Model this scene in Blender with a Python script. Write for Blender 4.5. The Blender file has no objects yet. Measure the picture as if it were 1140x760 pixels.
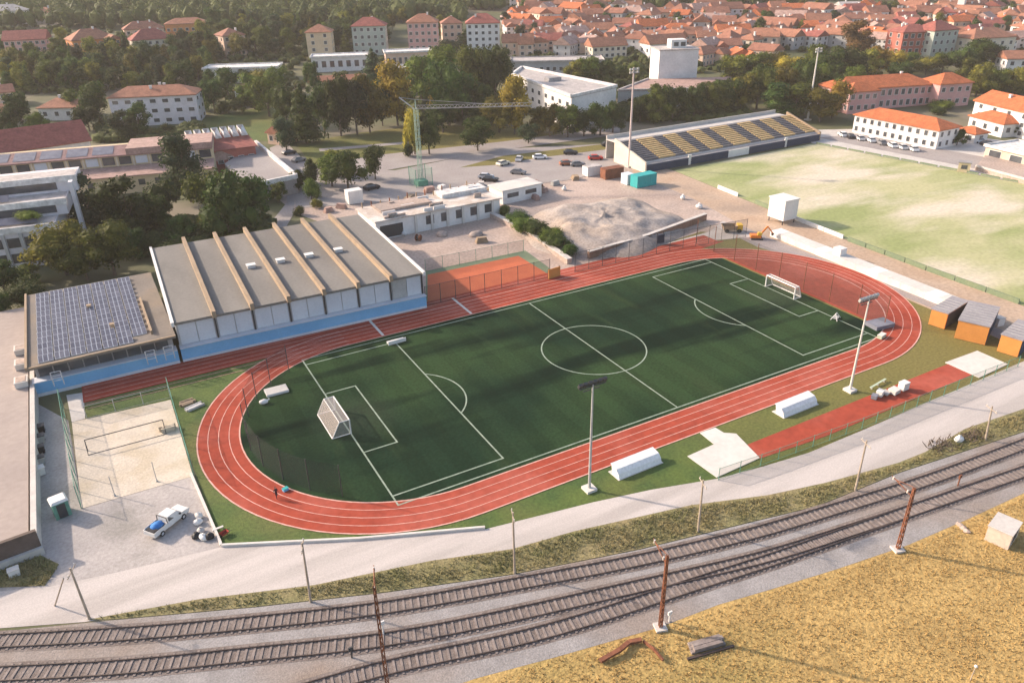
import bpy, bmesh, math, random
from mathutils import Vector, Matrix, noise
random.seed(7)
R = math.radians
scene = bpy.context.scene
C = scene.collection

# ------------------------------------------------------------------ survey: how the photograph maps on to the ground
CAM = Vector((-69.3232, -97.4527, 62.983)); YAW, PITCH, ROLL, FL = .4985, .4759, -.0202, 853.7166   # FL in pixels of a 1140 px wide picture
FH = Vector((math.sin(YAW), math.cos(YAW), 0)); RH = Vector((math.cos(YAW), -math.sin(YAW), 0))
_f = Vector((math.sin(YAW) * math.cos(PITCH), math.cos(YAW) * math.cos(PITCH), -math.sin(PITCH)))
_u = RH.cross(_f)
_r = RH * math.cos(ROLL) + _u * math.sin(ROLL); _u = -RH * math.sin(ROLL) + _u * math.cos(ROLL)

def terrain(x, y):
    s = (x - CAM.x) * FH.x + (y - CAM.y) * FH.y
    t = s - 275
    if t <= 0: return 0.0
    return .07 * t * t / 120 if t < 60 else .07 * (t - 30)

def at(px, py, h=0.0):
    """ground point that pixel (px, py) looks at, h metres above the ground there (the point returned is at that height)"""
    d = _f + _r * ((px - 570) / FL) - _u * ((py - 380) / FL)
    def g(t):
        p = CAM + d * t
        return p.z - terrain(p.x, p.y) - h
    a, b = 10.0, 3000.0
    if g(b) > 0: b = 3000.0
    for _ in range(50):
        m = (a + b) / 2
        if g(m) > 0: a = m
        else: b = m
    return CAM + d * a

def gnd(px, py):
    p = at(px, py); return Vector((p.x, p.y, terrain(p.x, p.y)))

def pix(p):
    d = Vector(p) - CAM; z = d.dot(_f)
    return 570 + FL * d.dot(_r) / z, 380 - FL * d.dot(_u) / z

def height_at(p, ytop):
    """how tall something standing at p must be for its top to appear at row ytop"""
    lo, hi = 0.0, 80.0
    for _ in range(40):
        m = (lo + hi) / 2
        if pix((p.x, p.y, p.z + m))[1] > ytop: lo = m
        else: hi = m
    return lo

def dist(p): return (Vector(p) - CAM).dot(_f)

# ------------------------------------------------------------------ mesh builder
class MB:
    def __init__(s): s.v = []; s.f = []; s.m = []; s.k = 0
    def mat(s, k): s.k = k; return s
    def face(s, pts):
        n = len(s.v); s.v += [tuple(p) for p in pts]; s.f.append(tuple(range(n, n + len(pts)))); s.m.append(s.k); return s
    def faces(s, vs, fs):
        n = len(s.v); s.v += [tuple(p) for p in vs]
        for f in fs: s.f.append(tuple(n + i for i in f)); s.m.append(s.k)
        return s
    def box(s, x0, x1, y0, y1, z0, z1):
        return s.faces([(x0,y0,z0),(x1,y0,z0),(x1,y1,z0),(x0,y1,z0),(x0,y0,z1),(x1,y0,z1),(x1,y1,z1),(x0,y1,z1)],
                       [(0,3,2,1),(4,5,6,7),(0,1,5,4),(1,2,6,5),(2,3,7,6),(3,0,4,7)])
    def bar(s, p, q, w, h=None, up=(0,0,1)):
        h = h or w; p = Vector(p); q = Vector(q); d = (q - p).normalized(); up = Vector(up)
        if abs(d.dot(up)) > .98: up = Vector((1,0,0))
        a = d.cross(up).normalized() * (w / 2); b = a.cross(d).normalized() * (h / 2)
        vs = [p-a-b, p+a-b, p+a+b, p-a+b, q-a-b, q+a-b, q+a+b, q-a+b]
        return s.faces(vs, [(0,1,2,3),(7,6,5,4),(0,4,5,1),(1,5,6,2),(2,6,7,3),(3,7,4,0)])
    def tube(s, p, q, r, r2=None, n=8):
        r2 = r if r2 is None else r2; p = Vector(p); q = Vector(q); d = (q - p).normalized()
        a = d.orthogonal().normalized(); b = d.cross(a); vs = []
        for c, rr in ((p, r), (q, r2)):
            for i in range(n):
                t = 2 * math.pi * i / n; vs.append(c + (a * math.cos(t) + b * math.sin(t)) * rr)
        fs = [(i, (i+1) % n, n + (i+1) % n, n + i) for i in range(n)] + [tuple(range(n-1, -1, -1)), tuple(range(n, 2*n))]
        return s.faces(vs, fs)
    def prism(s, pts, z0, z1):
        n = len(pts); a = sum(pts[i][0]*pts[(i+1)%n][1] - pts[(i+1)%n][0]*pts[i][1] for i in range(n))
        if a < 0: pts = pts[::-1]
        vs = [(p[0], p[1], z0) for p in pts] + [(p[0], p[1], z1) for p in pts]
        return s.faces(vs, [tuple(range(n-1,-1,-1)), tuple(range(n, 2*n))] + [(i, (i+1)%n, n+(i+1)%n, n+i) for i in range(n)])
    def extrude_x(s, prof, x0, x1):
        """profile of (y, z) points swept along x"""
        n = len(prof); vs = [(x0, y, z) for y, z in prof] + [(x1, y, z) for y, z in prof]
        return s.faces(vs, [tuple(range(n)), tuple(range(2*n-1, n-1, -1))] + [(i, n+i, n+(i+1)%n, (i+1)%n) for i in range(n)])
    def ball(s, c, r, sub=1, squash=1, jit=0, seed=0):
        bm = bmesh.new(); bmesh.ops.create_icosphere(bm, subdivisions=sub, radius=1)
        rr = r if isinstance(r, (tuple, list)) else (r, r, r*squash); rnd = random.Random(seed)
        vs = []
        for v in bm.verts:
            k = 1 + jit * noise.noise(v.co * 2.3 + Vector((seed*3.1, seed*1.7, 0))) * 1.6
            vs.append((c[0] + v.co.x*rr[0]*k, c[1] + v.co.y*rr[1]*k, c[2] + v.co.z*rr[2]*k))
        fs = [tuple(v.index for v in f.verts) for f in bm.faces]; bm.free()
        return s.faces(vs, fs)
    def mesh(s, name, mats, smooth=False):
        me = bpy.data.meshes.new(name); me.from_pydata(s.v, [], s.f)
        for m in (mats if isinstance(mats, (list, tuple)) else [mats]): me.materials.append(m)
        me.polygons.foreach_set('material_index', s.m)
        if smooth: me.polygons.foreach_set('use_smooth', [True]*len(s.f))
        bm = bmesh.new(); bm.from_mesh(me); bmesh.ops.recalc_face_normals(bm, faces=bm.faces); bm.to_mesh(me); bm.free()
        return me
    def build(s, name, mats, parent=None, loc=(0,0,0), rz=0, smooth=False):
        return link(name, s.mesh(name, mats, smooth), parent, loc, rz)

def link(name, me, parent=None, loc=(0,0,0), rz=0, scale=None):
    o = bpy.data.objects.new(name, me); C.objects.link(o); o.parent = parent; o.location = loc; o.rotation_euler = (0,0,rz)
    if scale: o.scale = scale
    return o
def tag(o, label, cat, group=None):
    o['label'] = label; o['category'] = cat
    if group: o['group'] = group
    return o
def thing(name, label, cat, loc=(0,0,0), rz=0, group=None):
    return tag(link(name, None, None, loc, rz), label, cat, group)
def struct(o): o['kind'] = 'structure'; return o
def stuff(o): o['kind'] = 'stuff'; return o
def copy_tree(o, parent=None):
    c = o.copy(); C.objects.link(c); c.parent = parent
    for ch in [x for x in C.objects if x.parent == o]: copy_tree(ch, c)
    return c
def copy_thing(root, kids, loc, rz=0, label=None):
    """kids: list of (part, [sub-parts])"""
    r = root.copy(); C.objects.link(r); r.location = loc; r.rotation_euler = (0,0,rz)
    if label: r['label'] = label
    for p, subs in kids:
        c = p.copy(); C.objects.link(c); c.parent = r
        for q in subs:
            d = q.copy(); C.objects.link(d); d.parent = c
    return r
def kids_of(root):
    return [(p, [q for q in C.objects if q.parent == p]) for p in C.objects if p.parent == root]

# ------------------------------------------------------------------ materials
MATS = {}
def mat(name, c1, c2=None, scale=.3, rough=.85, bump=0.0, bscale=8, c3=None, s3=.04, stretch=None, coord='world', metal=0, lo=.35, hi=.65, spec=.3, fine=.12, fscale=3.0, xdry=None):
    """two (or three) colours mixed by noise, plus a fine grain of +-fine brightness"""
    if name in MATS: return MATS[name]
    m = bpy.data.materials.new(name); m.use_nodes = True; nt = m.node_tree; N = nt.nodes; L = nt.links
    bs = N['Principled BSDF']; bs.inputs['Roughness'].default_value = rough; bs.inputs['Metallic'].default_value = metal
    bs.inputs['Specular IOR Level'].default_value = spec
    if coord == 'world':
        g = N.new('ShaderNodeNewGeometry'); src = g.outputs['Position']
    else:
        g = N.new('ShaderNodeTexCoord'); src = g.outputs['Object']
    if stretch:
        mp = N.new('ShaderNodeMapping'); mp.inputs['Scale'].default_value = stretch[:3]
        if len(stretch) > 3: mp.inputs['Rotation'].default_value = (0, 0, stretch[3])
        L.new(src, mp.inputs['Vector']); src2 = mp.outputs['Vector']
    else: src2 = src
    def nz(sc, det, s=src2):
        n = N.new('ShaderNodeTexNoise'); n.inputs['Scale'].default_value = sc; n.inputs['Detail'].default_value = det; L.new(s, n.inputs['Vector']); return n.outputs['Fac']
    def ramp(fac, a, b):
        r = N.new('ShaderNodeMapRange'); r.inputs['From Min'].default_value = a; r.inputs['From Max'].default_value = b; r.clamp = True
        L.new(fac, r.inputs['Value']); return r.outputs['Result']
    def mix(f, a, b, mode='MIX'):
        x = N.new('ShaderNodeMix'); x.data_type = 'RGBA'; x.blend_type = mode
        for sock, val in ((x.inputs[0], f), (x.inputs[6], a), (x.inputs[7], b)):
            if hasattr(val, 'is_output'): L.new(val, sock)
            elif isinstance(val, (int, float)): sock.default_value = val
            else: sock.default_value = (*val[:3], 1)
        return x.outputs[2]
    col = c1
    if c2: col = mix(ramp(nz(scale, 5), lo, hi), c1, c2)
    if c3: col = mix(ramp(nz(s3, 6), .48, .62), col, c3)
    if xdry:                                             # drier towards one side of the ground
        sx = N.new('ShaderNodeSeparateXYZ'); L.new(src, sx.inputs[0]); ad = N.new('ShaderNodeMath'); ad.operation = 'MULTIPLY_ADD'; L.new(nz(.06, 4), ad.inputs[0]); ad.inputs[1].default_value = 60; L.new(sx.outputs[0], ad.inputs[2])
        col = mix(ramp(ad.outputs[0], xdry[0], xdry[1]), col, xdry[2])
    if fine:
        v = N.new('ShaderNodeMapRange'); v.inputs['From Min'].default_value = .25; v.inputs['From Max'].default_value = .75
        v.inputs['To Min'].default_value = 1 - fine; v.inputs['To Max'].default_value = 1 + fine
        L.new(nz(fscale, 3, src), v.inputs['Value'])
        cc = N.new('ShaderNodeCombineColor')
        for i in range(3): L.new(v.outputs['Result'], cc.inputs[i])
        col = mix(1.0, col, cc.outputs[0], 'MULTIPLY')
    if hasattr(col, 'is_output'): L.new(col, bs.inputs['Base Color'])
    else: bs.inputs['Base Color'].default_value = (*col, 1)
    if bump:
        b = N.new('ShaderNodeBump'); b.inputs['Strength'].default_value = bump; b.inputs['Distance'].default_value = .1
        L.new(nz(bscale, 3, src), b.inputs['Height']); L.new(b.outputs['Normal'], bs.inputs['Normal'])
    MATS[name] = m
    return m

def leaf_mat(name, dark, light):
    m = bpy.data.materials.new(name); m.use_nodes = True; nt = m.node_tree; N = nt.nodes; L = nt.links
    bs = N['Principled BSDF']; bs.inputs['Roughness'].default_value = .7; bs.inputs['Specular IOR Level'].default_value = .15
    g = N.new('ShaderNodeNewGeometry'); oi = N.new('ShaderNodeObjectInfo')
    tc = N.new('ShaderNodeTexCoord'); n = N.new('ShaderNodeTexNoise'); n.inputs['Scale'].default_value = 4.5; L.new(tc.outputs['Object'], n.inputs['Vector'])
    a = N.new('ShaderNodeMath'); a.operation = 'MULTIPLY_ADD'; L.new(g.outputs['Random Per Island'], a.inputs[0]); a.inputs[1].default_value = .55; 
    b = N.new('ShaderNodeMath'); b.operation = 'MULTIPLY_ADD'; L.new(n.outputs['Fac'], b.inputs[0]); b.inputs[1].default_value = 1.5; b.inputs[2].default_value = -.55; b.use_clamp = True
    L.new(b.outputs[0], a.inputs[2])
    x = N.new('ShaderNodeMix'); x.data_type = 'RGBA'; x.inputs[6].default_value = (*dark, 1); x.inputs[7].default_value = (*light, 1); L.new(a.outputs[0], x.inputs[0])
    h = N.new('ShaderNodeHueSaturation'); L.new(x.outputs[2], h.inputs['Color'])
    mr = N.new('ShaderNodeMapRange'); mr.inputs['To Min'].default_value = .75; mr.inputs['To Max'].default_value = 1.65; L.new(oi.outputs['Random'], mr.inputs['Value']); L.new(mr.outputs[0], h.inputs['Value'])
    mh = N.new('ShaderNodeMapRange'); mh.inputs['To Min'].default_value = .470; mh.inputs['To Max'].default_value = .518; L.new(oi.outputs['Random'], mh.inputs['Value']); L.new(mh.outputs[0], h.inputs['Hue'])
    L.new(h.outputs[0], bs.inputs['Base Color'])
    tl = N.new('ShaderNodeBsdfTranslucent'); L.new(h.outputs[0], tl.inputs['Color']); ms = N.new('ShaderNodeMixShader'); ms.inputs[0].default_value = .33
    L.new(bs.outputs[0], ms.inputs[1]); L.new(tl.outputs[0], ms.inputs[2]); L.new(ms.outputs[0], N['Material Output'].inputs['Surface'])
    MATS[name] = m; return m

def net_mat(name, col, cover):
    m = bpy.data.materials.new(name); m.use_nodes = True; nt = m.node_tree; N = nt.nodes; L = nt.links
    bs = N['Principled BSDF']; bs.inputs['Base Color'].default_value = (*col, 1); bs.inputs['Roughness'].default_value = .8
    t = N.new('ShaderNodeBsdfTransparent'); x = N.new('ShaderNodeMixShader'); x.inputs[0].default_value = cover
    L.new(t.outputs[0], x.inputs[1]); L.new(bs.outputs[0], x.inputs[2]); L.new(x.outputs[0], N['Material Output'].inputs['Surface'])
    MATS[name] = m; return m

M = MATS
def solid(name, c, rough=.7, metal=0, fine=.1, fscale=.9, spec=.3): return mat(name, c, None, rough=rough, metal=metal, fine=fine, fscale=fscale, spec=spec)

mat('earth', (.12,.118,.062), (.075,.090,.036), .05, c3=(.19,.165,.12), s3=.03, bump=.4, bscale=1.2)
def turf_mat():
    m = bpy.data.materials.new('turf'); m.use_nodes = True; nt = m.node_tree; N = nt.nodes; L = nt.links; bs = N['Principled BSDF']
    bs.inputs['Roughness'].default_value = 1; bs.inputs['Specular IOR Level'].default_value = .03
    g = N.new('ShaderNodeNewGeometry')
    def nz(scale, sc, rot, det, a, b):
        mp = N.new('ShaderNodeMapping'); mp.inputs['Scale'].default_value = sc; mp.inputs['Rotation'].default_value = (0,0,rot); L.new(g.outputs['Position'], mp.inputs['Vector'])
        n = N.new('ShaderNodeTexNoise'); n.inputs['Scale'].default_value = scale; n.inputs['Detail'].default_value = det; L.new(mp.outputs[0], n.inputs['Vector'])
        r = N.new('ShaderNodeMapRange'); r.inputs['From Min'].default_value = a; r.inputs['From Max'].default_value = b; L.new(n.outputs['Fac'], r.inputs['Value']); return r.outputs[0]
    def mix(f, a, b, mode='MIX'):
        x = N.new('ShaderNodeMix'); x.data_type = 'RGBA'; x.blend_type = mode
        for sk, v in ((x.inputs[0], f), (x.inputs[6], a), (x.inputs[7], b)):
            if hasattr(v, 'is_output'): L.new(v, sk)
            elif isinstance(v, (int, float)): sk.default_value = v
            else: sk.default_value = (*v, 1)
        return x.outputs[2]
    def gray(v):
        c = N.new('ShaderNodeCombineColor')
        for k in range(3): L.new(v, c.inputs[k])
        return c.outputs[0]
    col = mix(nz(.035, (1,1,1), 0, 3, .42, .60), (.0115,.029,.0155), (.027,.055,.022))
    col = mix(nz(.075, (.16,1.5,1), R(-11), 4, .50, .60), col, (.0065,.0175,.0105))         # combed dark bands
    col = mix(nz(.16, (1,.22,1), R(20), 5, .56, .72), col, (.028,.050,.021))               # scuffed lighter fibre
    w = N.new('ShaderNodeTexWave'); w.bands_direction = 'X'; w.inputs['Scale'].default_value = .055; w.inputs['Distortion'].default_value = .6; w.inputs['Detail'].default_value = 1; L.new(g.outputs['Position'], w.inputs['Vector'])
    r = N.new('ShaderNodeMapRange'); r.inputs['From Min'].default_value = .42; r.inputs['From Max'].default_value = .58; r.inputs['To Min'].default_value = .93; r.inputs['To Max'].default_value = 1.07; L.new(w.outputs['Fac'], r.inputs['Value'])
    col = mix(1.0, col, gray(r.outputs[0]), 'MULTIPLY')                                     # seams between the rolls
    for gx in (-43.5, 43.5):                                                                # worn goalmouths
        d = N.new('ShaderNodeVectorMath'); d.operation = 'DISTANCE'; d.inputs[1].default_value = (gx, 0, .06); L.new(g.outputs['Position'], d.inputs[0])
        q = N.new('ShaderNodeMapRange'); q.inputs['From Min'].default_value = 7.5; q.inputs['From Max'].default_value = 2; q.inputs['To Max'].default_value = .55; L.new(d.outputs['Value'], q.inputs['Value'])
        col = mix(q.outputs[0], col, (.040,.058,.036))
    f = N.new('ShaderNodeMapRange'); f.inputs['From Min'].default_value = .25; f.inputs['From Max'].default_value = .75; f.inputs['To Min'].default_value = .74; f.inputs['To Max'].default_value = 1.26
    n = N.new('ShaderNodeTexNoise'); n.inputs['Scale'].default_value = 2.6; n.inputs['Detail'].default_value = 5; L.new(g.outputs['Position'], n.inputs['Vector']); L.new(n.outputs['Fac'], f.inputs['Value'])
    L.new(mix(1.0, col, gray(f.outputs[0]), 'MULTIPLY'), bs.inputs['Base Color']); MATS['turf'] = m
turf_mat()
mat('grass', (.085,.125,.026), (.050,.092,.022), .22, fine=.3, fscale=2.5, xdry=(10, 75, (.165,.142,.040)), c3=(.125,.130,.036), s3=.04, bump=.5, bscale=6)
mat('track_red', (.345,.066,.039), (.29,.056,.035), .3, fine=.16, fscale=1.0, rough=.95, spec=.1, c3=(.37,.090,.062), s3=.09)
mat('line_white', (.62,.62,.58), (.50,.50,.46), 1.2, rough=.8)
mat('lane_line', (.66,.40,.34), (.56,.29,.24), 1.2, rough=.8)
mat('turf_line', (.30,.36,.29), (.20,.26,.20), .9, rough=.8)
mat('gravel_road', (.50,.458,.43), (.40,.365,.34), .35, lo=.42, hi=.62, stretch=(.10,1,1,R(-14)), fine=.12, fscale=5, bump=.3, bscale=9)
mat('yard_gravel', (.34,.315,.30), (.42,.385,.365), .16, fine=.18, fscale=2.5, c3=(.26,.245,.225), s3=.09, bump=.4, bscale=7)
mat('ballast', (.25,.237,.232), (.31,.295,.29), .35, fine=.25, fscale=5.5, bump=.6, bscale=9, c3=(.245,.195,.16), s3=.04)
mat('weeds', (.235,.20,.095), (.17,.165,.07), .3, fine=.4, fscale=3.2, bump=1, bscale=5, c3=(.24,.20,.10), s3=.15)
mat('dry_grass', (.435,.295,.108), (.35,.235,.085), .22, stretch=(.7,1,1,R(-18)), fine=.35, fscale=2.2, bump=1, bscale=4, c3=(.25,.20,.066), s3=.03)
mat('plaza', (.37,.31,.275), (.31,.26,.235), .07, fine=.1, fscale=1.2)
mat('sand', (.57,.50,.41), (.51,.45,.37), .35, fine=.15, fscale=3, c3=(.48,.41,.31), s3=.2, bump=.5, bscale=3)
mat('site_soil', (.46,.365,.31), (.36,.28,.235), .08, fine=.25, fscale=1.6, c3=(.30,.25,.225), s3=.045, bump=.6, bscale=2)
mat('mound_gravel', (.36,.318,.29), (.275,.24,.218), .13, fine=.3, fscale=1.8, c3=(.36,.29,.235), s3=.06, bump=1, bscale=2.5)
mat('asphalt', (.28,.25,.24), (.33,.30,.285), .09, fine=.14, fscale=2)
mat('worn_grass', (.26,.295,.115), (.42,.405,.225), .05, stretch=(.7,1.6,1,R(20)), fine=.16, fscale=1.1, c3=(.58,.51,.40), s3=.028, lo=.38, hi=.62)
mat('clay_court', (.50,.13,.055), (.44,.11,.05), .3, fine=.1)
mat('court_green', (.14,.19,.12), (.18,.22,.13), .3)
mat('concrete', (.55,.52,.48), (.47,.44,.41), .3, fine=.1, fscale=1.8)
mat('pale_concrete', (.62,.59,.55), (.56,.53,.49), .25, fine=.07, fscale=1.5)
mat('dark_concrete', (.25,.24,.24), (.32,.305,.30), .35, fine=.15, fscale=1.6)
mat('brown_wall', (.22,.125,.085), (.28,.17,.12), .4, fine=.2, fscale=1.8)
mat('roof_felt', (.18,.170,.155), (.215,.204,.186), .14, c3=(.155,.147,.135), s3=.09, fine=.1, fscale=1.8, stretch=(1,.25,1,R(0)))
mat('rib_tan', (.35,.26,.175), (.29,.215,.145), .3)
mat('panel_grey', (.54,.57,.62), (.60,.625,.665), .25, fine=.06)
mat('blue_wall', (.16,.40,.66), (.20,.45,.70), .25, fine=.06)
mat('white_paint', (.70,.685,.66), (.63,.62,.60), .4, fine=.06)
mat('dark_steel', (.05,.052,.055), rough=.5, fine=.1)
mat('solar', (.095,.095,.125), (.14,.138,.165), .5, rough=.25, spec=.6, fine=.15, fscale=.5)
mat('alu', (.52,.54,.57), rough=.45, metal=.3)
mat('galv', (.42,.42,.41), (.34,.34,.33), .6, rough=.55)
mat('rust', (.22,.085,.045), (.15,.06,.035), .7, fine=.2)
mat('rail_steel', (.06,.045,.04), (.085,.06,.052), .5, rough=.55)
mat('sleeper', (.20,.165,.15), (.26,.22,.20), .9, fine=.25, fscale=2)
mat('wood_pole', (.42,.35,.28), (.33,.27,.21), .8)
mat('green_paint', (.10,.25,.19), (.13,.29,.22), .5)
mat('teal_paint', (.03,.36,.36), (.035,.31,.32), .5, fine=.06)
mat('orange_box', (.58,.25,.065), (.52,.22,.055), .4, fine=.06)
mat('navy', (.025,.04,.075), (.035,.05,.09), .4)
mat('seat_yellow', (.50,.36,.18), (.43,.30,.15), .5, fine=.2, fscale=.9)
mat('seat_grey', (.10,.10,.115), (.13,.13,.14), .5, fine=.2, fscale=.9)
mat('glass_dark', (.045,.05,.06), (.09,.10,.11), .25, rough=.2, spec=.6)
mat('blue_tarp', (.03,.14,.42), (.05,.2,.5), 1.0)
mat('black_plastic', (.02,.02,.022), rough=.5)
mat('tyre', (.018,.018,.02), rough=.9)
mat('signal_red', (.34,.055,.04), rough=.5)
mat('orange_paint', (.80,.22,.03), rough=.5)
mat('yellow_paint', (.72,.45,.05), rough=.5)
mat('skin', (.45,.27,.19)); mat('cloth_dark', (.05,.03,.04))
mat('bark', (.10,.075,.055), (.14,.11,.085), 2.0)
WALLS = dict(white=(.74,.72,.70), cream=(.70,.62,.50), pink=(.66,.39,.35), lavender=(.68,.65,.67), orange=(.66,.29,.12), beige=(.60,.48,.33),
             grey=(.46,.46,.46), red=(.42,.13,.10), yellow=(.62,.51,.33), rose=(.62,.35,.33), sage=(.40,.45,.40), peach=(.66,.48,.37))
for k, c in WALLS.items(): mat('wall_' + k, c, tuple(x*.86 for x in c), .22, fine=.08, fscale=1.1)
ROOFS = dict(orange=(.50,.150,.060), tile=(.36,.165,.105), red=(.32,.105,.085), rust=(.31,.140,.095), brown=(.30,.16,.11), pinkish=(.42,.28,.24), mauve=(.30,.185,.175), white=(.72,.70,.68), grey=(.34,.33,.33), pale=(.48,.44,.42))
for k, c in ROOFS.items(): mat('roof_' + k, c, tuple(x*.72 for x in c), .5, fine=.22, fscale=1.5)
leaf_mat('leaf_dark', (.012,.030,.009), (.066,.100,.018))
leaf_mat('leaf_mid', (.020,.044,.009), (.130,.160,.024))
leaf_mat('leaf_olive', (.034,.048,.009), (.225,.205,.030))
leaf_mat('leaf_yellow', (.080,.068,.010), (.42,.31,.045))
leaf_mat('leaf_blue', (.013,.028,.013), (.060,.085,.036))
leaf_mat('leaf_rust', (.060,.038,.014), (.19,.11,.035))
leaf_mat('leaf_bright', (.05,.085,.012), (.17,.215,.035))
net_mat('net_green', (.12,.33,.23), .18); net_mat('net_dark', (.035,.045,.045), .26); net_mat('net_mesh', (.10,.14,.07), .22); net_mat('net_white', (.50,.45,.43), .36)
# ------------------------------------------------------------------ terrain and ground sheets
def frame(s, w): return CAM.x + FH.x*s + RH.x*w, CAM.y + FH.y*s + RH.y*w
b = MB(); ss = [-400, -250, -60, 30, 120, 200, 275] + [275 + 6*i for i in range(1, 11)] + [380 + 60*i for i in range(0, 10)]
ws = [-900, -700, -400, -250, -150, -75, 0, 75, 150, 250, 400, 700, 900]
vs = []
for s in ss:
    for w in ws:
        x, y = frame(s, w); vs.append((x, y, terrain(x, y)))
nw = len(ws)
b.faces(vs, [(i*nw+j, i*nw+j+1, (i+1)*nw+j+1, (i+1)*nw+j) for i in range(len(ss)-1) for j in range(nw-1)])
struct(b.build('terrain', M['earth']))

def sheet(name, pts, z, m, world=False, cat=None):
    P = [Vector((p[0], p[1])) if world else at(*p).to_2d() for p in pts]
    me = bpy.data.meshes.new(name); bm = bmesh.new()
    bm.faces.new([bm.verts.new((p.x, p.y, 0)) for p in P]); bm.normal_update()
    if bm.faces[:][0].normal.z < 0: bmesh.ops.reverse_faces(bm, faces=bm.faces[:])
    if max((p - CAM.to_2d()).dot(FH.to_2d()) for p in P) > 272:
        bmesh.ops.triangulate(bm, faces=bm.faces[:])
        for _ in range(5):
            e = [e for e in bm.edges if e.calc_length() > 9]
            if not e: break
            bmesh.ops.subdivide_edges(bm, edges=e, cuts=1); bmesh.ops.triangulate(bm, faces=bm.faces[:])
        for v in bm.verts: v.co.z = terrain(v.co.x, v.co.y)
        z += .08
    bm.to_mesh(me); bm.free(); me.materials.append(m)
    return struct(link(name, me, None, (0, 0, z)))

mat('earth_brown', (.40,.285,.20), (.46,.35,.26), .12, fine=.2, fscale=1.5, c3=(.33,.25,.19), s3=.06); mat('path_grey', (.27,.235,.225), (.33,.29,.275), .2, fine=.2)
# near ground
sheet('dry_grass_ground', [(420,790),(530,754),(620,730),(735,697),(800,672),(855,656),(930,633),(1010,606),(1075,578),(1140,548),(1260,500),(1500,560),(1500,1100),(420,1100)], .05, M['dry_grass'])
sheet('ballast_ground', [(-160,712),(0,703),(130,690),(285,676),(427,660),(570,640),(712,612),(855,577),(910,564),(1000,527),(1140,481),(1290,432),(1330,475),(1140,549),(1075,579),(1010,607),(930,634),(855,657),(800,673),(735,698),(620,731),(530,755),(420,792),(300,840),(-160,850)], .06, M['ballast'])
sheet('weed_strip', [(95,690),(220,667),(350,651),(480,624),(570,611),(640,591),(770,562),(855,551),(920,537),(1000,515),(1030,503),(1075,477),(1140,455),(1300,395),(1300,430),(1140,480),(1000,526),(910,563),(855,576),(712,611),(570,639),(427,659),(285,675),(130,689)], .045, M['weeds'])
sheet('gravel_road', [(-160,673),(0,658),(60,652),(130,637),(246,609),(400,601),(540,589),(660,559),(725,545),(797,533),(850,519),(900,504),(960,479),(1020,453),(1088,424),(1140,402),(1300,345),(1300,397),(1140,457),(1075,479),(1030,505),(1000,517),(920,539),(855,553),(770,564),(640,593),(570,613),(480,626),(350,653),(220,669),(95,692),(0,699),(-160,716)], .035, M['gravel_road'])
sheet('yard_ground', [(43,450),(76,468),(92,566),(215,530),(247,609),(130,638),(60,653),(0,659),(-160,674),(-160,630),(43,612)], .03, M['yard_gravel'])
sheet('weed_corner', [(-40,658),(0,654),(50,652),(66,628),(45,618),(0,628),(-40,634)], .07, M['weeds'])
sheet('sand_court', [(80,470),(190,445),(215,530),(91,566)], .05, M['sand'])
sheet('court_path', [(74,440),(93,437),(95,466),(80,470)], .06, M['concrete'])
sheet('grass_surround', [(93,452),(205,404),(474,344),(600,308),(700,286),(780,258),(845,262),(930,290),(1035,338),(1140,378),(1300,420),(1300,345),(1140,402),(1088,424),(1020,453),(960,479),(900,504),(850,519),(797,533),(725,545),(660,559),(540,589),(400,601),(246,609),(190,445),(95,466)], .025, M['grass'])
# site, parking and streets
sheet('building_site_ground', [(398,262),(330,238),(310,222),(340,205),(430,196),(520,188),(640,176),(700,182),(745,194),(800,225),(860,262),(845,268),(780,258),(640,304),(595,312),(474,344)], .02, M['site_soil'])
sheet('parking_ground', [(326,205),(350,190),(440,190),(500,178),(560,166),(690,160),(712,172),(690,186),(640,200),(540,212),(420,226),(330,232)], .03, M['asphalt'])
sheet('street', [(240,262),(300,250),(320,225),(318,205),(300,165),(318,158),(345,185),(430,172),(560,156),(690,142),(690,150),(560,167),(430,190),(330,208),(326,240),(310,268),(240,300)], .012, M['asphalt'])
sheet('park_lawn', [(330,160),(400,148),(470,140),(560,140),(620,150),(560,158),(430,172),(345,183)], .02, M['grass'])
sheet('verge_lawn', [(512,187),(560,174),(680,160),(690,165),(600,176),(552,184)], .05, M['grass'])
sheet('school_lawn', [(225,132),(300,118),(330,150),(300,158),(225,150)], .02, M['grass'])
sheet('walkway', [(355,166),(455,158),(455,160.5),(356,169)], .05, M['asphalt'])
# hard yards around the hall and the courts
sheet('concrete_yard', [(425,262),(548,240),(640,296),(592,312),(575,282),(480,300)], .035, M['site_soil'])
sheet('court_border', [(474,302),(585,279),(622,306),(474,344)], .045, M['court_green'])
sheet('clay_court', [(476,306),(577,285),(608,304),(596,312),(476,338)], .06, M['clay_court'])
sheet('stadium_path', [(600,311),(645,298),(790,258),(805,246),(840,264),(790,268),(700,288)], .05, M['gravel_road'])
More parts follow.
